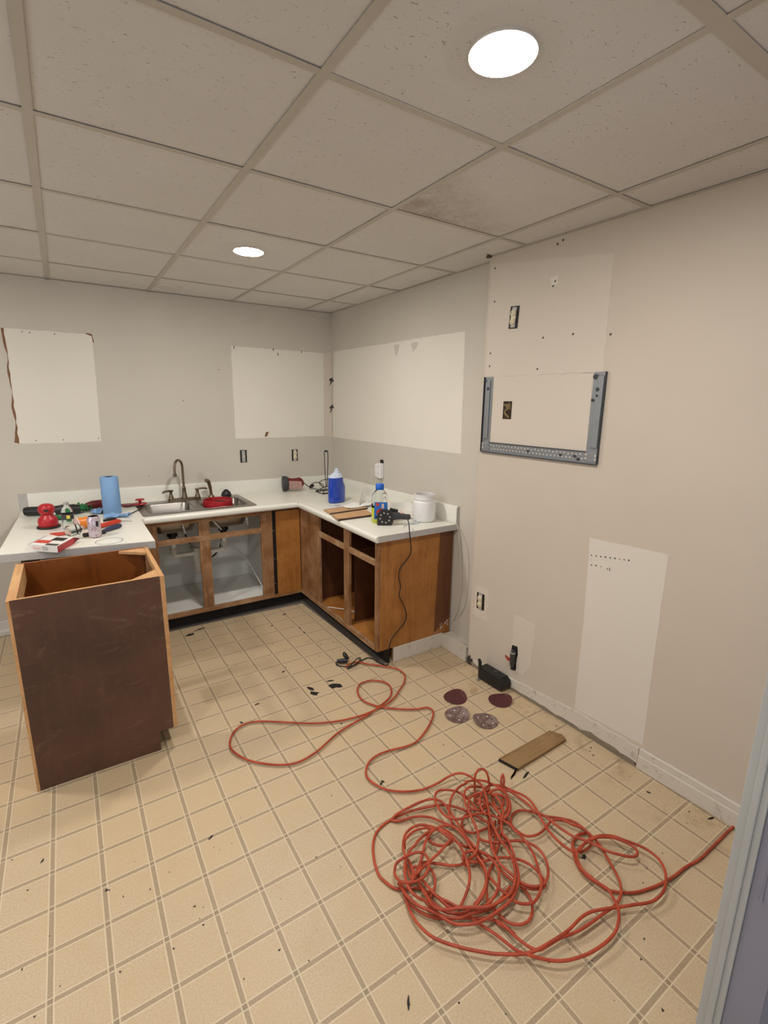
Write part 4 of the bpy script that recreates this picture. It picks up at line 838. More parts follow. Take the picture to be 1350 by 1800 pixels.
STR = [
 ("H:405,365 430,330 470,308 540,288 600,282 660,300 760,318 860,330 960,345 1060,360 1160,385 1240,430 1280,490 1275,560 1240,640 1190,710; A:665,197 640,222 605,240 560,262 500,280 430,293 350,298 250,294 160,291 110,300 75,320 55,350 52,385 75,412 120,435 180,448 250,452 310,440 370,405 410,370 450,335 500,303 560,268 610,232 640,205 650,180 640,155 610,142 570,140 535,152 523,178 540,210 580,230 630,240 690,246 740,246 785,240 805,258 795,295 770,335 740,368 700,385 650,397 600,415 565,445 555,485 575,515; D:230,378 330,405 450,415 580,410 700,388", 0, (8, 6)),
 ("D:700,388 800,350 900,300 1000,238 1080,205 1160,198 1240,225; E:287,338 370,400 420,480 450,560 475,660 490,760 510,860 540,960 590,1080 650,1200 710,1290; G:473,337 530,440 565,540 580,640 575,740 545,840 490,910 420,960 340,1005 260,1035 180,1045 80,1045; F:945,778 850,785 760,800 680,800 600,790 540,750 500,690 470,640 420,560 380,470", 34, (6, 12)),
 ("F:480,640 520,740 560,800 620,860 700,920 800,970 900,980 1000,975 1100,950 1200,900 1280,850; G:405,1065 480,1010 540,940 580,860 610,770 620,690 605,580 570,460 530,330 490,240 430,170 415,80; E:693,928 712,850 700,760 660,660 600,590 540,550", 24, (10, 14)),
 ("D:330,745 240,800 160,880 120,970 105,1080 115,1200 140,1310 185,1420; F:0,490 60,535 130,560 200,560 300,545 400,555 480,590 560,620 640,670 740,720 830,765 950,790", 0, (0, 4)),
 ("F:170,460 190,540 210,640 245,740 290,850 350,950 430,1040 530,1120 650,1180 800,1230 950,1270 1100,1300 1250,1325; B:876,1303 980,1305 1060,1295; C:0,1170 100,1110 170,1060 240,990 300,955 370,940 440,930 480,925 560,912 640,900 700,870 735,820 745,760 735,700 700,640 640,590 570,555 500,530 430,505 360,502 300,520 260,550 235,585; G:1277,385 1200,350 1110,280 1020,190 940,90 890,0; E:1240,840 1180,740 1110,650 1020,580 900,525 800,480 700,440 620,422 520,425 450,470 400,560", 12, (6, 24)),
 ("E:480,560 540,510 620,485 720,490 820,520 900,570 1000,640 1100,720 1180,800; G:945,-30 1040,50 1150,130 1280,210; C:236,520 330,560 400,595 470,615 540,628 575,615 565,580 520,550 450,520 400,512 330,515 270,545 230,580 215,620 240,690 290,740 340,780 400,820 430,870 460,930 465,1000 440,1080 370,1150 280,1205 170,1240 80,1245; B:1131,1330 1060,1310 980,1280 900,1220 820,1160 740,1110 690,1070", 14, (26, 8)),
 ("E:700,940 760,950 820,1000 870,1060; E:870,1060 960,1130 1050,1175 1150,1175 1250,1140 1330,1070; G:1000,30 1060,8 1160,15 1250,60; C:250,460 310,510 360,570 400,640 440,710 475,790 475,860 440,920 380,960 300,1020 220,1070 120,1110 50,1150; B:1131,1275 1080,1268 1020,1230 960,1180 900,1120 850,1085", 12, (8, 8)),
 ("E:870,1060 830,990 830,910 870,840 950,800 1050,800 1150,820 1230,845 1320,880; C:170,410 250,455 300,520 290,570 230,600 190,560 220,500 270,487", 6, (2, 6)),
 ("C:270,487 215,505 190,545 195,600 220,680 270,740 330,780 390,820 440,835 500,842 570,838 650,815 720,785 790,745 860,690 940,645 1000,590 1060,530 1110,480 1165,430", 0, (6, 0)),
 ("D:330,748 360,705 440,650 540,600 640,550 740,515 830,505 900,525 960,570 1010,640 1060,710 1110,790 1150,860 1200,930 1260,1010 1320,1080; G:60,290 130,380 200,480", 22, (6, 10)),
 ("D:345,738 420,700 540,650 680,615 820,585 900,575 1000,580 1100,600 1200,640 1290,685; E:275,862 400,930 470,970 540,1040 620,1120", 10, (2, 6)),
 ("D:320,755 400,765 500,740 600,715 700,710 800,725 900,765 1000,810 1100,860 1180,930 1250,1010 1320,1100; G:120,400 170,500 220,620 235,720 210,830 150,940 90,1020", 8, (2, 8)),
 ("D:1180,460 1100,415 1000,395 900,400 850,440 845,520 880,600 940,680 1020,730 1120,740 1220,715 1290,690; E:300,852 420,840 500,860 600,890 700,940 800,1000 880,1090 960,1160 1030,1240 1080,1310; G:752,337 800,430 840,540 870,650 890,740 880,840 850,920 790,990 700,1005 610,990 540,950 490,900 400,830 320,740 250,660 200,580 150,500 120,450", 18, (20, 12)),
 ("D:1180,460 1250,500; E:100,570 200,640 270,720 340,790 420,800", 14, (20, 6)),
 ("D:1120,870 1060,820 1030,760 1005,680 1015,600 1025,520 1060,440 1130,360 1220,310; E:150,375 250,355 350,350 450,365 520,395 600,430 700,490 770,570 810,670 820,770 790,860 720,930", 30, (6, 6)),
 ("E:380,455 300,440 220,450 160,490 135,560 140,640 170,740 210,830 250,920 290,1000 325,1090 345,1180 345,1270; G:135,290 110,400 60,450 -10,490", 34, (14, 10)),
 ("E:495,860 500,980 505,1080 515,1180 530,1270; G:301,337 340,430 400,530 470,600 560,680 650,750 740,790 830,800 900,780 950,720 970,630 955,520 910,420 840,340 760,290 680,265 600,255 500,260 400,275 300,275 220,260 150,230", 16, (16, 8)),
 ("E:230,800 190,840 130,900 100,990 130,1080 200,1120 290,1130 370,1100 450,1070 520,1040", 4, (4, 6)),
 ("G:-10,385 90,380 180,395 260,450 340,520 380,610 390,700 380,800 340,900 280,980 200,1040", 22, (12, 6)),
 ("F:940,290 900,200 915,145 1000,105 1100,110 1200,160 1280,210", 24, (8, 14)),
 ("F:915,150 920,200 960,230 1050,235 1150,225; G:250,490 330,465 430,455 560,465 680,500 780,560 860,640 920,730 930,790 880,825 780,830 680,800 600,750 540,720 440,640 380,570", 10, (8, 10)),
 ("G:640,800 700,850 750,930 780,1030 775,1130 730,1210 650,1250 560,1245 470,1210 390,1140 320,1060 260,980 240,880 240,780 260,680 280,590 330,520", 6, (4, 6)),
 ("F:840,800 880,750 930,640 970,520 985,400 970,300 940,230; D:1240,1300 1200,1190 1150,1080 1080,980 1000,920 920,870 830,840 740,815 650,812 560,850 490,920 465,1020 470,1120 500,1210; F:220,230 212,320 220,420 240,500 290,590 370,660 470,710 520,790 600,850", 28, (6, 8)),
 ("D:485,1100 480,1010 520,945 600,880 700,850 800,850 900,880 1000,950 1080,1000 1180,1060 1260,1080", 20, (16, 10)),
 ("F:390,300 430,242 520,250 620,258 720,275 820,280 920,257 1000,235 1080,238", 4, (6, 8)),
 ("F:370,400 395,260; D:700,1130 730,1010 780,920 850,860 940,820 1020,820 1100,860 1170,930 1230,1020; F:1040,130 1140,260 1180,370 1180,480 1150,600 1100,700 1040,770 990,815", 26, (14, 6)),
 ("F:220,210 270,110 340,30; D:640,1000 740,910 830,860 900,850", 16, (10, 18)),
 ("D:1060,950 980,1040 880,1150 780,1240; F:430,300 370,360 320,430", 22, (26, 14)),
 ("D:770,880 745,930 770,980 800,1020 870,1050 960,1055 1030,1015 1060,955 1010,900 930,860", 12, (14, 18)),
 ("F:90,350 110,260 180,200 270,150 350,125 430,130 480,180 500,260 480,350 430,420 340,470 240,480 150,460 100,400 90,350", 26, (14, 14)),
 ("F:490,285 550,370 575,470 560,570 520,650", 6, (16, 4)),
 ("F:370,400 470,510 560,610 650,700 740,775 820,800", 10, (12, 8)),
 ("F:360,460 430,570 500,670 580,750 680,820 800,850 900,850 1000,800 1100,800 1200,775 1300,735; G:520,900 560,820 590,760", 8, (8, 8)),
 ("F:135,490 190,570 250,650 320,720 400,770 480,800 560,835 620,865 700,890 800,905 900,895 980,860 1080,835 1200,800 1300,740; G:520,800 470,860", 16, (12, 10)),
 ("F:150,500 210,600 235,700 300,760 380,820 480,870 560,895 640,905 760,908 900,900 1050,905 1200,910 1300,940; G:380,1240 460,1290 560,1350; B:960,1180", 4, (6, 0)),
 ("F:240,200 290,280 310,380 300,470 260,520", 10, (14, 8)), ("F:400,240 360,330 330,420 300,480", 12, (14, 8)), ("F:260,220 300,320 350,370 400,300 420,240", 14, (10, 10)), ("F:220,230 250,340 290,430 360,400 380,330 340,290 300,340", 10, (10, 14)),
 ("E:500,490 400,530 300,560 220,610 200,680 220,750 300,790 370,790 440,760 500,720", 18, (24, 10)), ("E:420,520 375,600 370,700 400,790 450,850 520,870", 24, (26, 14)),
 ("E:500,540 600,590 660,660 700,760 710,860 700,960 690,1060 700,1150 760,1250 820,1350", 12, (22, 6)), ("E:520,560 650,560 740,600 780,680 770,770 720,850 640,880", 16, (20, 10)),
 ("E:560,600 580,700 640,770 690,740 720,690 700,600 640,560", 8, (12, 12)), ("E:510,690 570,740 620,800 670,870 690,940 640,990", 20, (20, 8)),
 ("E:680,500 760,550 800,640 815,760 780,860 720,920 640,960", 22, (28, 6)), ("E:300,600 360,580 430,620 440,700 400,740 330,700 290,640", 8, (10, 10)), ("E:600,960 560,1040 540,1120 570,1180 620,1120 650,1040", 6, (6, 6)),
 ("G:320,60 350,200 330,300 340,400 380,300 400,180", 6, (8, 10)), ("D:1300,470 1340,520; E:330,640 400,660 450,700 480,760 460,850", 14, (14, 8)),
]
for s_, zm, en in STR: strand(cb, s_, zm, RC, en)
# two loops that stand up off the floor
strand(cb, "E:290,540,6 290,430,28 290,330,58 312,240,80 360,188,92 410,185,92 460,225,84 490,300,68 503,380,48 508,450,28 480,560,14", 0)
strand(cb, "E:700,520,22 688,430,44 684,340,64 698,275,76 712,272,76 726,340,62 722,430,42 730,540,20", 0)
cbo = cb.build('cord', 'cord', None, smooth=True)
t = thing('extension_cord', 'long orange-red extension cord in a loose tangled heap on the floor', 'extension cord', (at(800, 1540, 2, 0).x, at(800, 1540, 2, 0).y, 0))
cbo.data.transform(Matrix.Translation(-t.location)); cbo.parent = t
# its end by the cabinet, with black plug
a = at(611, 1163, 2, .02); b = at(600, 1158, 2, .05)
q0 = at(592, 1162, 2, .022); q1 = at(611, 1161, 2, .022)
P(MB().tube([q1, q1.lerp(q0, .45), q0], [.013, .015, .011], 10), 'socket_end', 'black', t, smooth=True)

# sander's black lead: from the worktop down the cabinet side to the floor
sq0 = at(718, 915, 2, ZT + .05)
t = thing('black_power_lead', 'thin black power lead hanging from the worktop down the golden cabinet side', 'power cord', (-.45, -1.85, 0))
pl_ = [at(713, 909, 1, -1.74)]
for px, py in ((718, 917), (720, 935), (722, 955), (722, 972), (714, 985), (703, 1000), (701, 1015), (704, 1030), (702, 1048), (709, 1062), (714, 1078), (712, 1092), (700, 1108), (689, 1122), (684, 1140)):
    pl_.append(at(px, py, 1, -1.842 if py < 960 else -1.812))
pl_.append(at(684, 1158, 2, .012)); pl_ += [at(560 + u / 8.4375, 1130 + v / 8.4375, 2, z_) for u, v, z_ in ((1030, 315, .006), (990, 330, .004), (920, 305, .004), (860, 270, .005), (800, 235, .006), (740, 222, .006), (680, 240, .006), (620, 270, .012), (560, 310, .016), (500, 350, .012), (430, 385, .006), (470, 340, .018), (530, 270, .02), (600, 222, .016), (620, 235, .014), (580, 300, .006), (520, 340, .004), (450, 350, .004), (380, 350, .004), (300, 340, .006), (258, 310, .008), (270, 285, .01), (330, 272, .014))]
P(MB().tube(smoothline(pl_, 5), .0034, 8), 'lead', 'black_r', t, smooth=True)
q0 = at(611, 1162, 2, .03); q1 = at(604, 1148, 2, .05)
P(MB().tube([at(613, 1158, 2, .02), at(609, 1155, 2, .03), at(606, 1151, 2, .04), at(604, 1147, 2, .05)], [.006, .012, .015, .008], 10), 'plug', 'black', t, smooth=True)

# ------------------------------------------------------------------ WORKTOP THINGS
Z = ZT + .0008
def base(px, py): v = at(px, py, 2, Z); return Vector((v.x, min(v.y, -.05), Z))
def topz(px, py, y): return at(px, py, 1, y).z
# blue paper towel roll
q = base(198, 902); h = topz(190, 838, q.y) - Z
t = thing('paper_towel_roll', 'upright roll of blue shop paper towels on the left worktop', 'paper towels', q)
P(MB().lathe([(.055, 0), (.057, .003), (.0568, h * .5), (.0555, h - .002), (.054, h)], q, 36, cap=True), 'towel_roll', 'towel', t, smooth=True)
P(MB().lathe([(.021, h), (.023, h + .0012), (.019, h + .0012), (.018, h + .0004)], q, 24), 'cardboard_core', 'slot', t, smooth=True)
P(MB().prism([q + Vector((.056, -.01, .0)), q + Vector((.0575, .0, .0)), q + Vector((.0565, .0, h)), q + Vector((.0555, -.008, h))], (.001, 0, 0)), 'loose_edge', 'towel', t)
def crumple(name, mat, c, rx, ry, rz, seed, label, cat, group=None, rot=0):
    """crumpled sheet: a wrinkled thin closed shell resting on the worktop"""
    rnd = random.Random(seed); n = 12; e = MB(); bm = e.bm; vs = []
    ph = [rnd.uniform(0, 6) for _ in range(6)]
    def hh(u, v): return abs(math.sin(u * 3 + ph[0] + v * 1.5) * math.cos(v * 2.6 + ph[1] - u)) * rz + abs(math.sin(u * 6.5 + v * 5 + ph[2])) * rz * .25 + .0012
    for off in (0, .0012):
        lay = []
        for i in range(n + 1):
            row = []
            for j in range(n + 1):
                u, v = -1 + 2 * i / n, -1 + 2 * j / n; k = 1 + .12 * math.sin(4 * u + ph[3]) * math.cos(3 * v + ph[4])
                x, y = u * rx * k, v * ry * k; z_ = hh(u, v) if off else max(hh(u, v) - .0012, .0002)
                row.append(bm.verts.new((c.x + x * math.cos(rot) - y * math.sin(rot), c.y + x * math.sin(rot) + y * math.cos(rot), c.z + z_)))
            lay.append(row)
        for i in range(n):
            for j in range(n): bm.faces.new([lay[i][j], lay[i + 1][j], lay[i + 1][j + 1], lay[i][j + 1]])
        vs.append(lay)
    A, B = vs
    for i in range(n):
        for a, b, c_, d in ((A[i][0], A[i + 1][0], B[i + 1][0], B[i][0]), (A[i][n], A[i + 1][n], B[i + 1][n], B[i][n]), (A[0][i], A[0][i + 1], B[0][i + 1], B[0][i]), (A[n][i], A[n][i + 1], B[n][i + 1], B[n][i])): bm.faces.new([a, b, c_, d])
    e.org = tuple(c); o = e.build(name, mat, smooth=True); return tag(o, label, cat, group)
crumple('crumpled_towel', 'towel', base(206, 909), .075, .035, .022, 3, 'crumpled blue paper towel at the foot of the towel roll', 'paper towel', rot=-.3)
crumple('crumpled_towel', 'towel', base(175, 902), .045, .04, .030, 9, 'small crumpled blue paper towel left of the towel roll', 'paper towel', rot=.5)
# red palm sander
q = base(86, 927); h = topz(85, 889, q.y) - Z
t = thing('palm_sander', 'red palm sander standing on its round pad at the left of the worktop', 'sander', q)
P(MB().lathe([(.062, 0), (.063, .006), (.060, .011)], q, 28), 'sanding_pad', 'hookpad', t, smooth=True)
P(MB().lathe([(.050, .011), (.053, .02), (.053, .045), (.048, .062), (.034, .074), (.030, .082)], q, 28), 'lower_housing', 'red', t, smooth=True)
P(MB().lathe([(.029, .080), (.036, .090), (.043, .105), (.044, .122), (.038, .138), (.022, .148), (.0, .150)], q, 28), 'grip_head', 'red', t, smooth=True)
P(bx(q.x - .012, q.x + .012, q.y - .0455, q.y - .040, q.z + .108, q.z + .120), 'switch', 'black', t)
P(MB().lathe([(.006, 0), (.006, .004)], (q.x + .038, q.y - .026, q.z + .088), 8, (1, -1, 0)), 'button', 'white_pl', t)
# black tool lying behind it
a = base(46, 899); b = at(128, 892, 2, Z); 
t = thing('black_multi_tool', 'black barrel of a corded power tool lying behind the red sander', 'power tool', a)
P(MB().tube([Vector((-2.415, -.20, Z + .034)), Vector((-2.40, -.205, Z + .035)), Vector((-2.24, -.25, Z + .034)), Vector((-2.20, -.262, Z + .036)), Vector((-2.13, -.272, Z + .036)), Vector((-2.10, -.276, Z + .035))], [.027, .031, .031, .034, .034, .026], 18), 'barrel', 'black', t, smooth=True)
P(MB().tube([Vector((-2.21, -.258, Z + .036)), Vector((-2.20, -.26, Z + .036))], [.0355, .0355], 18), 'grip_ring', 'grey_pl', t, smooth=True)
P(MB().tube(smoothline([(-2.10, -.276, Z + .03), (-2.04, -.24, Z + .012), (-1.97, -.21, Z + .005), (-1.88, -.11, Z + .005), (-1.82, -.09, Z + .004), (-1.70, -.16, Z + .008), (-1.72, -.30, Z + .006), (-1.80, -.45, Z + .004), (-1.85, -.52, Z + .004)], 6), .0035, 8), 'cord', 'black_r', t, smooth=True)
t = MB().box(-2.38, -2.10, -.16, -.11, Z, Z + .008).build('wood_stick', 'board'); tag(t, 'thin pale wooden strip behind the black tool', 'wood strip')
t = thing('red_black_tool', 'red and black power tool body lying against the backsplash', 'power tool', (-1.98, -.15, Z))
P(MB().tube([Vector((-2.06, -.16, Z + .03)), Vector((-2.02, -.16, Z + .034)), Vector((-1.95, -.15, Z + .034)), Vector((-1.93, -.15, Z + .03))], [.02, .03, .03, .022], 14), 'body', 'red_d', t, smooth=True)
P(MB().tube([Vector((-1.93, -.15, Z + .034)), Vector((-1.88, -.14, Z + .034))], [.032, .030], 14), 'cap', 'black', t, smooth=True)
# green strap heap
crumple('green_strap', 'green', at(140, 900, 2, Z), .055, .06, .05, 21, 'crumpled green strap between the water bottle and towel roll', 'strap', rot=.6)
crumple('green_strap', 'green', at(113, 912, 2, Z), .05, .03, .025, 22, 'end of the green strap behind the water bottle', 'strap', rot=.2)
# water bottle
q = base(122, 931); h = topz(117, 883, q.y) - Z
t = thing('water_bottle', 'clear plastic water bottle standing next to the red sander', 'bottle', q)
P(MB().lathe([(.026, 0), (.031, .006), (.0315, .03), (.029, .04), (.0315, .05), (.0315, h * .62), (.029, h * .72), (.018, h * .86), (.0125, h * .90), (.0125, h * .93)], q, 24), 'body', 'clear', t, smooth=True)
P(MB().lathe([(.0145, h * .92), (.0145, h)], q, 18), 'cap', 'zinc', t, smooth=True)
P(MB().lathe([(.0322, h * .40), (.0322, h * .60)], q, 24, cap=False), 'label', 'grey_pl', t, smooth=True)
P(MB().prism([q + Vector((-.006, -.0325, h * .44)), q + Vector((.012, -.0322, h * .44)), q + Vector((.012, -.0322, h * .56)), q + Vector((-.006, -.0325, h * .56))], (0, -.0008, 0)), 'label_mark', 'yellow', t)
# clear bottle lying down, pink cap end
q = base(128, 941)
t = thing('lying_bottle', 'small clear bottle lying on its side in front of the water bottle', 'bottle', q)
ax = Vector((.85, .5, 0)).normalized(); s0 = q + Vector((0, 0, .031)) - ax * .03
P(MB().lathe([(.024, 0), (.031, .006), (.031, .05), (.026, .07), (.012, .085), (.012, .095)], s0, 20, ax), 'body', 'clear', t, smooth=True)
P(MB().lathe([(.0315, .060), (.0318, .064), (.030, .067)], s0, 20, ax, cap=False), 'ring', 'black', t, smooth=True)
# red scraper
q = base(105, 939)
t = thing('red_scraper', 'small flat red plastic scraper poking out beside the lying bottle', 'scraper', q)
P(MB().prism([q + Vector((-.05, .03, 0)), q + Vector((.04, .03, 0)), q + Vector((.06, -.03, 0)), q + Vector((-.01, -.045, 0)), q + Vector((-.025, -.01, 0))], (0, 0, .006)), 'blade', 'orange_red', t, bevel=.001)
# tape measure / orange clear reel
q = base(146, 930)
t = thing('orange_reel', 'round orange reel with a pale pink end lying behind the can', 'reel', q)
ax = Vector((.92, .38, 0)).normalized(); s0 = q + Vector((0, 0, .040)) - ax * .035
P(MB().lathe([(.038, 0), (.040, .004), (.036, .008)], s0, 24, ax), 'end_cap', 'pink', t, smooth=True)
P(MB().lathe([(.034, .008), (.034, .068)], s0, 24, ax), 'drum', 'orange', t, smooth=True)
P(MB().lathe([(.038, .068), (.040, .074), (.036, .078)], s0, 24, ax), 'end_cap', 'pink', t, smooth=True)
# drinks can
q = base(168, 944); h = topz(166, 907, q.y) - Z; h = min(max(h, .115), .135)
t = thing('drinks_can', 'silver drinks can printed in pink and purple on the left worktop', 'can', q)
P(MB().lathe([(.024, 0), (.030, .006), (.033, .012), (.033, h - .014), (.0275, h - .004), (.0275, h)], q, 28), 'can_wall', 'can_lab', t, smooth=True)
P(MB().lathe([(.0275, h), (.0278, h + .0015), (.026, h + .0005), (.025, h - .0008)], q, 28), 'lid', 'can', t, smooth=True)
P(MB().prism([q + Vector((.008, -.0318, h * .55)), q + Vector((.020, -.0268, h * .55)), q + Vector((.020, -.0268, h * .8)), q + Vector((.008, -.0318, h * .8))], (.0006, -.0012, 0)), 'dark_print', 'slot', t)
# red utility tool + blue handled scraper
q = base(190, 925)
t = thing('red_utility_knife', 'orange-red utility tool lying behind the can with a thin metal tip', 'utility tool', q)
P(MB().tube([q + Vector((-.08, -.06, .014)), q + Vector((-.06, -.05, .015)), q + Vector((.06, .05, .015)), q + Vector((.075, .06, .012))], [.010, .015, .015, .009], 10), 'handle', 'orange_red', t, smooth=True)
P(MB().tube([q + Vector((.075, .06, .012)), q + Vector((.14, .045, .006))], [.0022, .0018], 6), 'tip', 'nickel', t, smooth=True)
P(MB().tube([q + Vector((-.02, .02, .034)), q + Vector((.05, .055, .034))], [.008, .008], 8), 'slider', 'black', t, smooth=True)
q = base(190, 934)
t = thing('blue_handled_knife', 'knife with a dark blue rubber handle lying right of the can', 'knife', q)
P(MB().tube([q + Vector((-.03, -.03, .012)), q + Vector((.0, -.005, .014)), q + Vector((.06, .055, .014)), q + Vector((.075, .07, .012))], [.008, .013, .014, .010], 10), 'handle', 'navy', t, smooth=True)
P(MB().prism([q + Vector((-.03, -.035, .008)), q + Vector((-.02, -.028, .008)), q + Vector((-.07, -.055, .006)), q + Vector((-.09, -.08, .006))], (0, 0, .0015)), 'blade', 'steel', t)
q = base(152, 944)
t = MB(); t.tube([q + Vector((-.018, 0, .012)), q + Vector((-.012, 0, .013)), q + Vector((.012, .004, .013)), q + Vector((.10, .03, .007))], [.008, .012, .011, .006], 10); t.org = tuple(q); t = t.build('dark_brown_brush', 'hookpad', smooth=True); tag(t, 'small dark brown stub lying left of the can', 'brush')
# red and white carton
t = thing('red_white_carton', 'flat red and white carton with a dark window lying near the worktop edge', 'carton', base(92, 962))
c0, c1, c2 = base(50, 968), base(102, 971.5), base(131, 955); c3 = c0 + (c2 - c1); hh = Vector((0, 0, .034))
cc = MB(); cc.prism([c0, c1, c2, c3], hh); P(cc, 'box', 'card_w', t)
n_ = (c2 - c1).normalized().cross(Vector((0, 0, 1))); n_ = n_ if n_.dot(c1 - c0) > 0 else -n_
P(MB().prism([c1 + n_ * .0004, c2 + n_ * .0004, c2 + hh + n_ * .0004, c1 + hh + n_ * .0004], n_ * .0006), 'red_side', 'red', t)
def top(a, b): return c0 + (c1 - c0) * a + (c3 - c0) * b + hh + Vector((0, 0, .0003))
def top_patch(a0, a1, b0, b1, name, mat): P(MB().prism([top(a0, b0), top(a1, b0), top(a1, b1), top(a0, b1)], (0, 0, .0006)), name, mat, t)
top_patch(.06, .55, .22, .52, 'orange_print', 'orange_red'); top_patch(.62, .98, .02, .98, 'dark_print', 'slot') if False else None
top_patch(.45, .88, .55, .88, 'dark_window', 'slot'); top_patch(.55, .96, .04, .22, 'dark_strip', 'grey_pl'); top_patch(.0, .06, .0, 1.0, 'grey_print_edge', 'lam_edge')
fr_ = (c1 - c0).normalized(); fn = fr_.cross(Vector((0, 0, 1)))
fn = fn if fn.y < 0 else -fn
P(MB().prism([c0 + fr_ * .03 + Vector((0, 0, .010)) + fn * .0004, c0 + fr_ * .075 + Vector((0, 0, .010)) + fn * .0004, c0 + fr_ * .075 + Vector((0, 0, .024)) + fn * .0004, c0 + fr_ * .03 + Vector((0, 0, .024)) + fn * .0004], fn * .0005), 'printed_lines', 'pink', t)
P(MB().prism([c0 + fr_ * .085 + Vector((0, 0, .008)) + fn * .0004, c0 + fr_ * .118 + Vector((0, 0, .008)) + fn * .0004, c0 + fr_ * .118 + Vector((0, 0, .028)) + fn * .0004, c0 + fr_ * .085 + Vector((0, 0, .028)) + fn * .0004], fn * .0005), 'barcode', 'lam_edge', t)
P(MB().prism([c2 + hh * .1, c2 + hh, c3 + (c2 - c3) * .8 + hh, c2 + Vector((.03, .02, .02))], (0, .0008, 0)), 'open_flap', 'red_d', t)
# plastic film ring on the worktop
q = base(192, 951)
t = MB(); t.lathe([(.07, 0), (.071, .0006), (.066, .0012), (.064, .0004)], q, 30, cap=False); t.org = tuple(q); t = t.build('clear_film_scrap', 'clear', smooth=True); tag(t, 'thin clear film scrap near the worktop cut edge', 'film')
# red locking wrench lying on the sink corner
q = at(233, 884, 2, Z + .006)
t = thing('red_flange_tool', 'flat red tool with two round ends at the left corner of the sink', 'tool', (q.x, q.y, Z))
a_ = Vector((-1.80, -.17, Z + .006)); b_ = Vector((-1.715, -.19, Z + .012))
P(MB().lathe([(.040, 0), (.042, .004), (.038, .010), (.0, .011)], a_, 22), 'large_end', 'red_d', t, smooth=True)
P(MB().lathe([(.046, 0), (.048, .004), (.044, .010), (.0, .011)], b_, 22), 'round_end', 'red', t, smooth=True)
P(MB().prism([a_ + Vector((0, -.03, .0)), b_ + Vector((0, -.03, .0)), b_ + Vector((0, .03, .0)), a_ + Vector((0, .03, .0))], (0, 0, .009)), 'arm', 'red_d', t, bevel=.002)
P(MB().lathe([(.010, .01), (.010, .03), (.032, .032), (.032, .037), (.028, .040)], b_, 22), 'knob', 'red', t, smooth=True)
# red basket/ring in right bowl
q = at(378, 884, 2, ZT); q = Vector((-1.195, -.38, ZT))
t = thing('red_strap_coil', 'coiled red plastic band sitting in the right sink bowl', 'coil', (q.x, q.y, ZT - .16))
for k in range(6):
    r = .110 - .002 * (k % 2); z_ = ZT - .045 + k * .0125 + .004
    P(MB().lathe([(r, 0), (r, .011), (r - .004, .011), (r - .004, 0), (r, 0)], (q.x + .002 * (k % 3), q.y, z_), 36, cap=False), 'band_turn', 'red', t, smooth=True)
P(MB().lathe([(.104, 0), (.09, -.085), (.088, -.1)], (q.x, q.y, ZT - .05), 30, cap=False), 'inner_sleeve', 'red_d', t, smooth=True)
P(MB().tube(smoothline([(q.x - .07, q.y + .03, ZT - .0), (q.x - .02, q.y - .02, ZT + .012), (q.x + .06, q.y + .02, ZT + .004), (q.x + .09, q.y + .03, ZT - .02)], 4), .010, 8), 'dark_strap', 'black', t, smooth=True)
# black drain stopper lump behind
q = at(389, 866, 2, ZT + .02); q = Vector((-1.06, -.135, ZT + .004))
t = thing('black_stopper', 'black rubber stopper lying on the sink edge beside the sprayer', 'stopper', q)
P(MB().lathe([(.038, 0), (.042, .012), (.034, .034), (.018, .05), (.010, .058)], q, 20), 'body', 'black', t, smooth=True)
P(MB().lathe([(.030, 0), (.032, .004), (.028, .006)], q + Vector((-.07, -.02, 0)), 18), 'white_washer', 'white_pl', t, smooth=True)

# corner: red/black work sander on its side
q = Vector((-.445, -.115, Z)); 
t = thing('corded_polisher', 'red and black corded sander lying on its side against the back splash', 'power tool', q)
ax = Vector((.97, -.25, 0)).normalized(); s0 = Vector((-.565, -.125, Z + .068))
P(MB().lathe([(.056, 0), (.067, .006), (.067, .03), (.060, .05)], s0, 28, ax), 'pad_guard', 'grey_pl', t, smooth=True)
P(MB().lathe([(.055, .045), (.052, .06), (.045, .08), (.046, .12), (.052, .15), (.040, .175), (.018, .19)], s0, 24, ax), 'housing', 'red_d', t, smooth=True)
P(MB().prism([s0 + ax * .06 + Vector((-.02, -.058, -.045)), s0 + ax * .16 + Vector((.0, -.060, -.045)), s0 + ax * .15 + Vector((.0, -.060, .022)), s0 + ax * .06 + Vector((-.02, -.058, .03))], (0, .018, 0)), 'pale_dust_panel', 'dust', t, bevel=.006)
P(MB().tube(smoothline([s0 + ax * .19, (-.33, -.17, Z + .03), (-.30, -.16, Z + .045), (-.24, -.13, Z + .055), (-.19, -.13, Z + .04), (-.17, -.15, Z + .015), (-.19, -.17, Z + .012), (-.2, -.12, Z + .05), (-.12, -.10, Z + .07), (-.05, -.12, Z + .05), (-.06, -.2, Z + .01), (-.12, -.23, Z + .005), (-.25, -.24, Z + .005), (-.32, -.19, Z + .02)], 7), .0038, 8), 'power_cord', 'black_r', t, smooth=True)
P(MB().tube([Vector((-.325, -.185, Z + .02)), Vector((-.285, -.165, Z + .035))], [.010, .014], 8), 'plug', 'black', t, smooth=True)
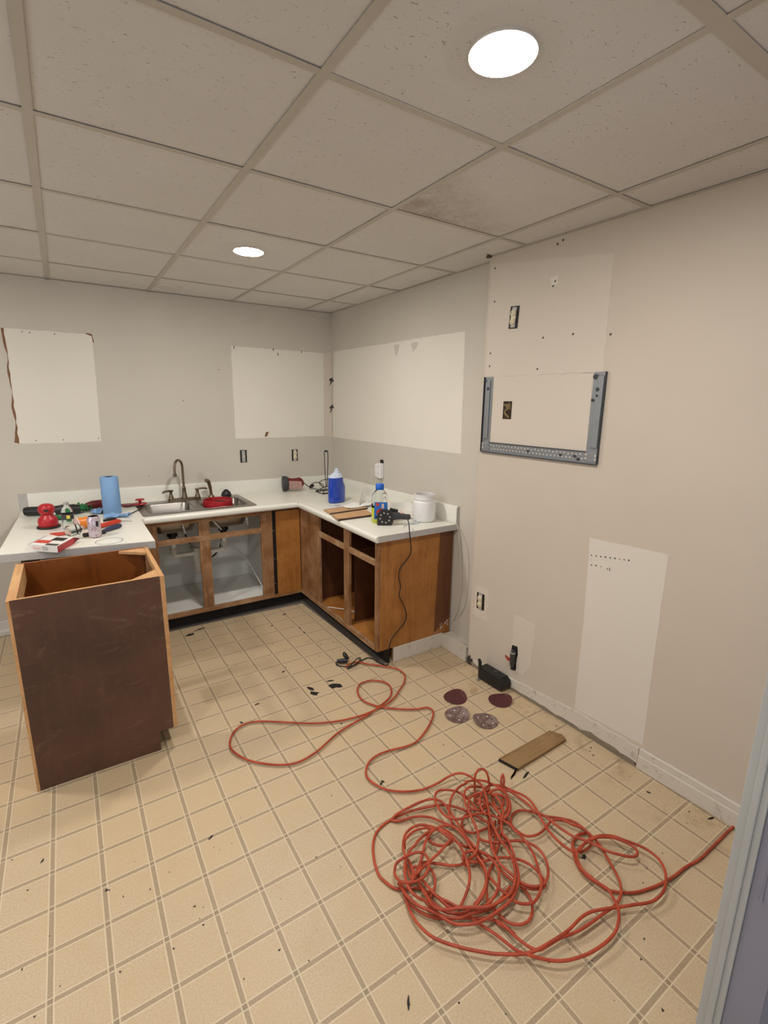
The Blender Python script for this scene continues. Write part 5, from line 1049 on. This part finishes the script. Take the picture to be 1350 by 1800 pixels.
# wire paper towel stand
q = at(574, 861, 1, -.36); q = Vector((q.x, -.36, Z)); q = Vector((-.225, -.36, Z)); hx = topz(574, 793, q.y)
q.x = at(574, 850, 1, -.36).x
t = thing('wire_towel_stand', 'tall thin black wire paper towel stand behind the blue soap bottle', 'towel holder', q)
hgt = hx - Z
P(MB().tube(smoothline([q + Vector((-.004, 0, .05)), q + Vector((-.014, 0, hgt * .6)), q + Vector((-.016, 0, hgt - .012)), q + Vector((0, 0, hgt)), q + Vector((.016, 0, hgt - .012)), q + Vector((.014, 0, hgt * .6)), q + Vector((.004, 0, .05))], 4), .0035, 8), 'upright_loop', 'black', t, smooth=True)
P(MB().lathe([(.016, 0), (.017, .006), (.010, .014)], q + Vector((0, 0, hgt - .006)), 12), 'top_cap', 'black', t, smooth=True)
B_ = [q + Vector(v) for v in ((-.075, -.075, .004), (.085, -.075, .004), (.085, .07, .004), (-.075, .07, .004))]
P(MB().tube([B_[0], B_[1], B_[2], B_[3], B_[0]], .004, 8), 'base_frame', 'black', t, smooth=True)
for b_ in B_: P(MB().tube([b_, q + Vector((0, 0, .055))], .0035, 6), 'foot_wire', 'black', t, smooth=True)
P(MB().tube([B_[0] + Vector((.01, .02, 0)), B_[1] + Vector((-.01, .02, 0))], .0035, 6), 'cross_wire', 'black', t, smooth=True)
# blue dish soap
q = base(592, 882); q.x -= .0; zt2 = topz(590, 823, q.y)
h = zt2 - Z; t = thing('dish_soap_bottle', 'large bottle of deep blue dish soap by the inner corner of the worktop', 'bottle', q)
ang = .35
def oval(rx, ry, z_, n=28, dx=0): return [q + Vector(((dx + rx * math.cos(2 * math.pi * i / n)) * math.cos(ang) - ry * math.sin(2 * math.pi * i / n) * math.sin(ang), (dx + rx * math.cos(2 * math.pi * i / n)) * math.sin(ang) + ry * math.sin(2 * math.pi * i / n) * math.cos(ang), z_)) for i in range(n)]
P(MB().loft([oval(.076, .046, 0), oval(.084, .053, .008), oval(.085, .053, h * .30), oval(.084, .053, h * .46), oval(.070, .050, h * .60, dx=-.010), oval(.069, .049, h * .74, dx=-.010)]), 'blue_soap', 'blue_liq', t, smooth=True)
P(MB().loft([oval(.069, .049, h * .74, dx=-.010), oval(.062, .043, h * .79, dx=-.007), oval(.034, .027, h * .86), oval(.022, .022, h * .88)]), 'clear_shoulder', 'clear_b', t, smooth=True)
P(MB().lathe([(.024, h * .875), (.024, h * .91), (.014, h * .93), (.014, h * .975), (.008, h)], q, 18), 'cap', 'clear_b', t, smooth=True)
fn = (CP - q); fn.z = 0; fn.normalize(); fu = Vector((-fn.y, fn.x, 0)); fu = fu if fu.dot(CR) > 0 else -fu
lc = q + fn * .0545
def lab(parent, c, u, n, pts, name, mat, th=.0008): return P(MB().prism([c + u * a + Vector((0, 0, b)) for a, b in pts], n * th), name, mat, parent)
lab(t, lc, fu, fn, [(-.058, h * .22), (-.02, h * .22), (.0, h * .34), (-.012, h * .46), (-.035, h * .52), (-.056, h * .46)], 'white_label', 'blue_lab')
lab(t, lc + fn * .001, fu, fn, [(-.055, h * .42), (-.01, h * .36), (-.008, h * .40), (-.03, h * .49), (-.053, h * .47)], 'label_swirl', 'white_pl')
lab(t, lc + fn * .001, fu, fn, [(-.052, h * .26), (-.032, h * .26), (-.026, h * .33), (-.052, h * .33)], 'label_panel', 'white_pl')
P(MB().lathe([(.013, 0), (.013, .0012)], lc + fu * -.008 + Vector((0, 0, h * .25)) + fn * .0012, 16, fn), 'round_badge', 'white_pl', t)
# cleaner bottle
q = base(667, 917); h = topz(667, 850, q.y) - Z
t = thing('cleaner_bottle', 'half-empty yellow-green cleaner bottle with a bright blue cap and label', 'bottle', q); ang = .15
P(MB().loft([oval(.056, .042, 0), oval(.060, .046, .006), oval(.060, .046, h * .40)]), 'green_liquid', 'green_liq', t, smooth=True)
P(MB().loft([oval(.0602, .0462, h * .40), oval(.060, .046, h * .56), oval(.055, .042, h * .68), oval(.050, .040, h * .74), oval(.034, .030, h * .81), oval(.020, .020, h * .86)]), 'clear_upper', 'clear', t, smooth=True)
P(MB().lathe([(.027, h * .85), (.029, h * .88), (.028, h * .97), (.023, h)], q, 20), 'cap', 'blue_cap', t, smooth=True)
fn = (CP - q); fn.z = 0; fn.normalize(); fu = Vector((-fn.y, fn.x, 0)); fu = fu if fu.dot(CR) > 0 else -fu; lc = q + fn * .056
lab(t, lc, fu, fn, [(-.036, h * .12), (.052, h * .12), (.050, h * .56), (-.034, h * .56)], 'blue_label', 'blue_lab')
lab(t, lc + fn * .0009, fu, fn, [(-.024, h * .46), (-.004, h * .46), (-.004, h * .54), (-.024, h * .54)], 'red_logo', 'orange_red')
lab(t, lc + fn * .0009, fu, fn, [(-.020, h * .24), (.034, h * .28), (.034, h * .36), (.0, h * .40), (-.020, h * .33)], 'red_banner', 'orange_red')
lab(t, lc + fn * .0009, fu, fn, [(.012, h * .40), (.030, h * .40), (.028, h * .52), (.014, h * .52)], 'pale_figure_panel', 'pink')
lab(t, lc + fn * .0009, fu, fn, [(-.030, h * .14), (.010, h * .14), (.010, h * .20), (-.030, h * .20)], 'navy_band', 'navy')
# wood strips across the front edge
t = MB(); a0, a1, b1, b0 = base(569, 898), base(655, 890), base(656, 899), base(580, 905)
a1 = a0 + Vector((.30, .02, 0)); b1 = b0 + Vector((.33, .03, 0))
t.prism([a0, b0, b1, a1], (0, 0, .012)); t.org = tuple(a0); te = MB().prism([b0 + Vector((0, -.0005, .0)), b1 + Vector((0, -.0005, 0)), b1 + Vector((0, -.0015, 0)), b0 + Vector((0, -.0015, 0))], (0, 0, .0115)); t = t.build('wood_strip', 'board', bevel=.001); tag(t, 'tan wooden strip under the paper, the one nearer the corner', 'wood strip'); te.build('dark_edge', 'board_edge', t)
t = MB(); a0, b0 = base(583, 907.5), base(594, 916)
a1 = a0 + Vector((.29, .02, 0)); b1 = b0 + Vector((.28, .0, 0))
t.prism([a0, b0, b1, a1], (0, 0, .014)); t.org = tuple(a0); te = MB().prism([b0 + Vector((0, -.0005, .0)), b1 + Vector((0, -.0005, 0)), b1 + Vector((0, -.0015, 0)), b0 + Vector((0, -.0015, 0))], (0, 0, .0135)); t = t.build('wood_strip', 'board', bevel=.001); tag(t, 'tan wooden strip in front, tip reaching the worktop edge', 'wood strip'); te.build('dark_edge', 'board_edge', t)
# papers
crumple('paper_sheet', 'paper', base(622, 892) + Vector((.03, 0, .0135)), .12, .065, .006, 31, 'flat white paper sheet lying over the wooden strip', 'paper', rot=.2)
def bent(name, c, label, seed, w_=.07, hgt=.07, rot=0.0, mat='paper'):
    rnd = random.Random(seed); e = MB(); bm = e.bm; n = 10; L = []
    for off in (0, 1):
        g2 = []
        for i in range(n + 1):
            row = []
            for j in range(7):
                u = -1 + 2 * i / n; v = j / 6; x = u * w_; z_ = v * hgt * (1 - .45 * abs(u) ** 1.5 + .18 * math.sin(5 * u + seed)); y = .030 * math.cos(2.4 * u) * (1 - v * .5) + off * .0012
                row.append(bm.verts.new((c.x + x * math.cos(rot) - y * math.sin(rot), c.y + x * math.sin(rot) + y * math.cos(rot), c.z + max(z_, 0) + .0004)))
            g2.append(row)
        for i in range(n):
            for j in range(6): bm.faces.new([g2[i][j], g2[i + 1][j], g2[i + 1][j + 1], g2[i][j + 1]])
        L.append(g2)
    A, B = L
    for i in range(n):
        bm.faces.new([A[i][0], A[i + 1][0], B[i + 1][0], B[i][0]]); bm.faces.new([A[i][6], A[i + 1][6], B[i + 1][6], B[i][6]])
    for j in range(6): bm.faces.new([A[0][j], A[0][j + 1], B[0][j + 1], B[0][j]]); bm.faces.new([A[n][j], A[n][j + 1], B[n][j + 1], B[n][j]])
    e.org = tuple(c); o = e.build(name, mat, smooth=True); return tag(o, label, 'paper')
bent('folded_paper', base(640, 889), 'curled white paper standing left of the cleaner bottle', 2, .085, .105, .4)
bent('folded_paper', base(703, 899), 'folded paper with pale pink corner between cleaner bottle and jar', 5, .11, .075, -.5)
crumple('paper_sheet', 'pink', base(697, 903), .05, .04, .012, 33, 'pale pink paper scrap in front of the folded paper', 'paper', rot=-.4)
# white jar
q = base(745, 914); h = topz(745, 868, q.y) - Z
t = thing('white_jar', 'open white plastic jar standing near the end of the worktop', 'jar', q)
P(MB().lathe([(a_ * 1.37, b_) for a_, b_ in [(.052, 0), (.056, .004), (.057, .012), (.057, h * .68), (.054, h * .74), (.050, h * .77), (.050, h * .80), (.052, h * .81), (.052, h * .86), (.050, h * .87), (.050, h * .96), (.0515, h * .97), (.0515, h), (.047, h), (.046, h * .8), (.052, h * .7), (.052, .01), (.0, .006)]], q, 36), 'jar_body', 'jar', t, smooth=True)
# black sander at the edge
q = base(690, 925)
t = thing('black_orbital_sander', 'black sander lying on its side with holed pad facing the room', 'sander', q)
fn = (CP - q); fn.z = 0; fn.normalize(); fu = Vector((-fn.y, fn.x, 0)); fu = fu if fu.dot(CR) > 0 else -fu
pc = base(677, 924); s0 = pc + Vector((0, 0, .052)) + fn * .0
# square-ish pad with rounded bottom
pp = [(-.052, -.050), (.040, -.050), (.052, -.030), (.055, .010), (.040, .042), (.010, .054), (-.030, .050), (-.050, .025)]
P(MB().prism([s0 + fu * a + Vector((0, 0, b)) for a, b in pp], -fn * .020), 'pad', 'hookpad', t, bevel=.003)
P(MB().prism([s0 + fu * a * .9 + Vector((0, 0, b * .9)) - fn * .020 for a, b in pp], -fn * .032), 'housing', 'black', t, bevel=.006)
for k in range(8):
    a = k * math.pi / 4 + .2; P(MB().lathe([(.0052, 0), (.0052, .0008)], s0 + fu * (.032 * math.cos(a) - .002) + Vector((0, 0, .032 * math.sin(a))) + fn * .0002, 10, fn), 'pad_hole', 'zinc', t)
P(MB().lathe([(.018, 0), (.018, .0008)], s0 + fn * .0002, 16, fn), 'pad_centre', 'black', t)
hb = s0 - fn * .045 + fu * .03 + Vector((0, 0, .006))
P(MB().tube([hb, hb + fu * .045 + Vector((0, 0, .0)), hb + fu * .075 + Vector((0, 0, -.006)), hb + fu * .125 + Vector((0, 0, -.008)), hb + fu * .135 + Vector((0, 0, -.008))], [.034, .028, .019, .019, .013], 14), 'grip', 'grey_pl', t, smooth=True)
P(MB().tube([s0 - fn * .04 + fu * .03 + Vector((0, 0, .045)), s0 - fn * .05 + fu * .08 + Vector((0, 0, .035))], [.014, .010], 10), 'dust_port', 'black', t, smooth=True)
# screwdriver beyond it
t = thing('screwdriver', 'thin screwdriver blade pointing at the white jar', 'screwdriver', base(715, 912))
a = base(700, 911) + Vector((0, 0, .010)); b = base(729, 913) + Vector((0, 0, .006))
P(MB().tube([a, b], [.003, .003], 8), 'shaft', 'nickel', t, smooth=True); P(MB().tube([b - (b - a) * .12, b], [.0035, .005], 8), 'tip', 'nickel', t, smooth=True)
P(MB().tube([a - (b - a) * .6, a - (b - a) * .5, a], [.007, .012, .009], 10), 'handle', 'red', t, smooth=True)
# small key and tiny things
q = base(606, 889); t = MB(); t.tube([q + Vector((-.07, .03, .003)), q + Vector((-.03, .012, .003)), q + Vector((0, 0, .004))], .0018, 6); t.lathe([(.006, 0), (.006, .003)], q + Vector((.004, 0, .001)), 10); t.org = tuple(q); t = t.build('small_pin', 'nickel', smooth=True); tag(t, 'thin metal pin lying in front of the blue soap bottle', 'pin')
q = base(735, 920); t = MB(); t.tube(smoothline([q + Vector((-.14, -.03, .003)), q + Vector((-.07, .01, .004)), q + Vector((0, 0, .003)), q + Vector((.02, .03, .003)), q + Vector((-.03, .03, .003))], 5), .0022, 6); t.org = tuple(q); t = t.build('clear_tube_scrap', 'clear_b', smooth=True); tag(t, 'scrap of clear tubing lying in front of the white jar', 'tube')
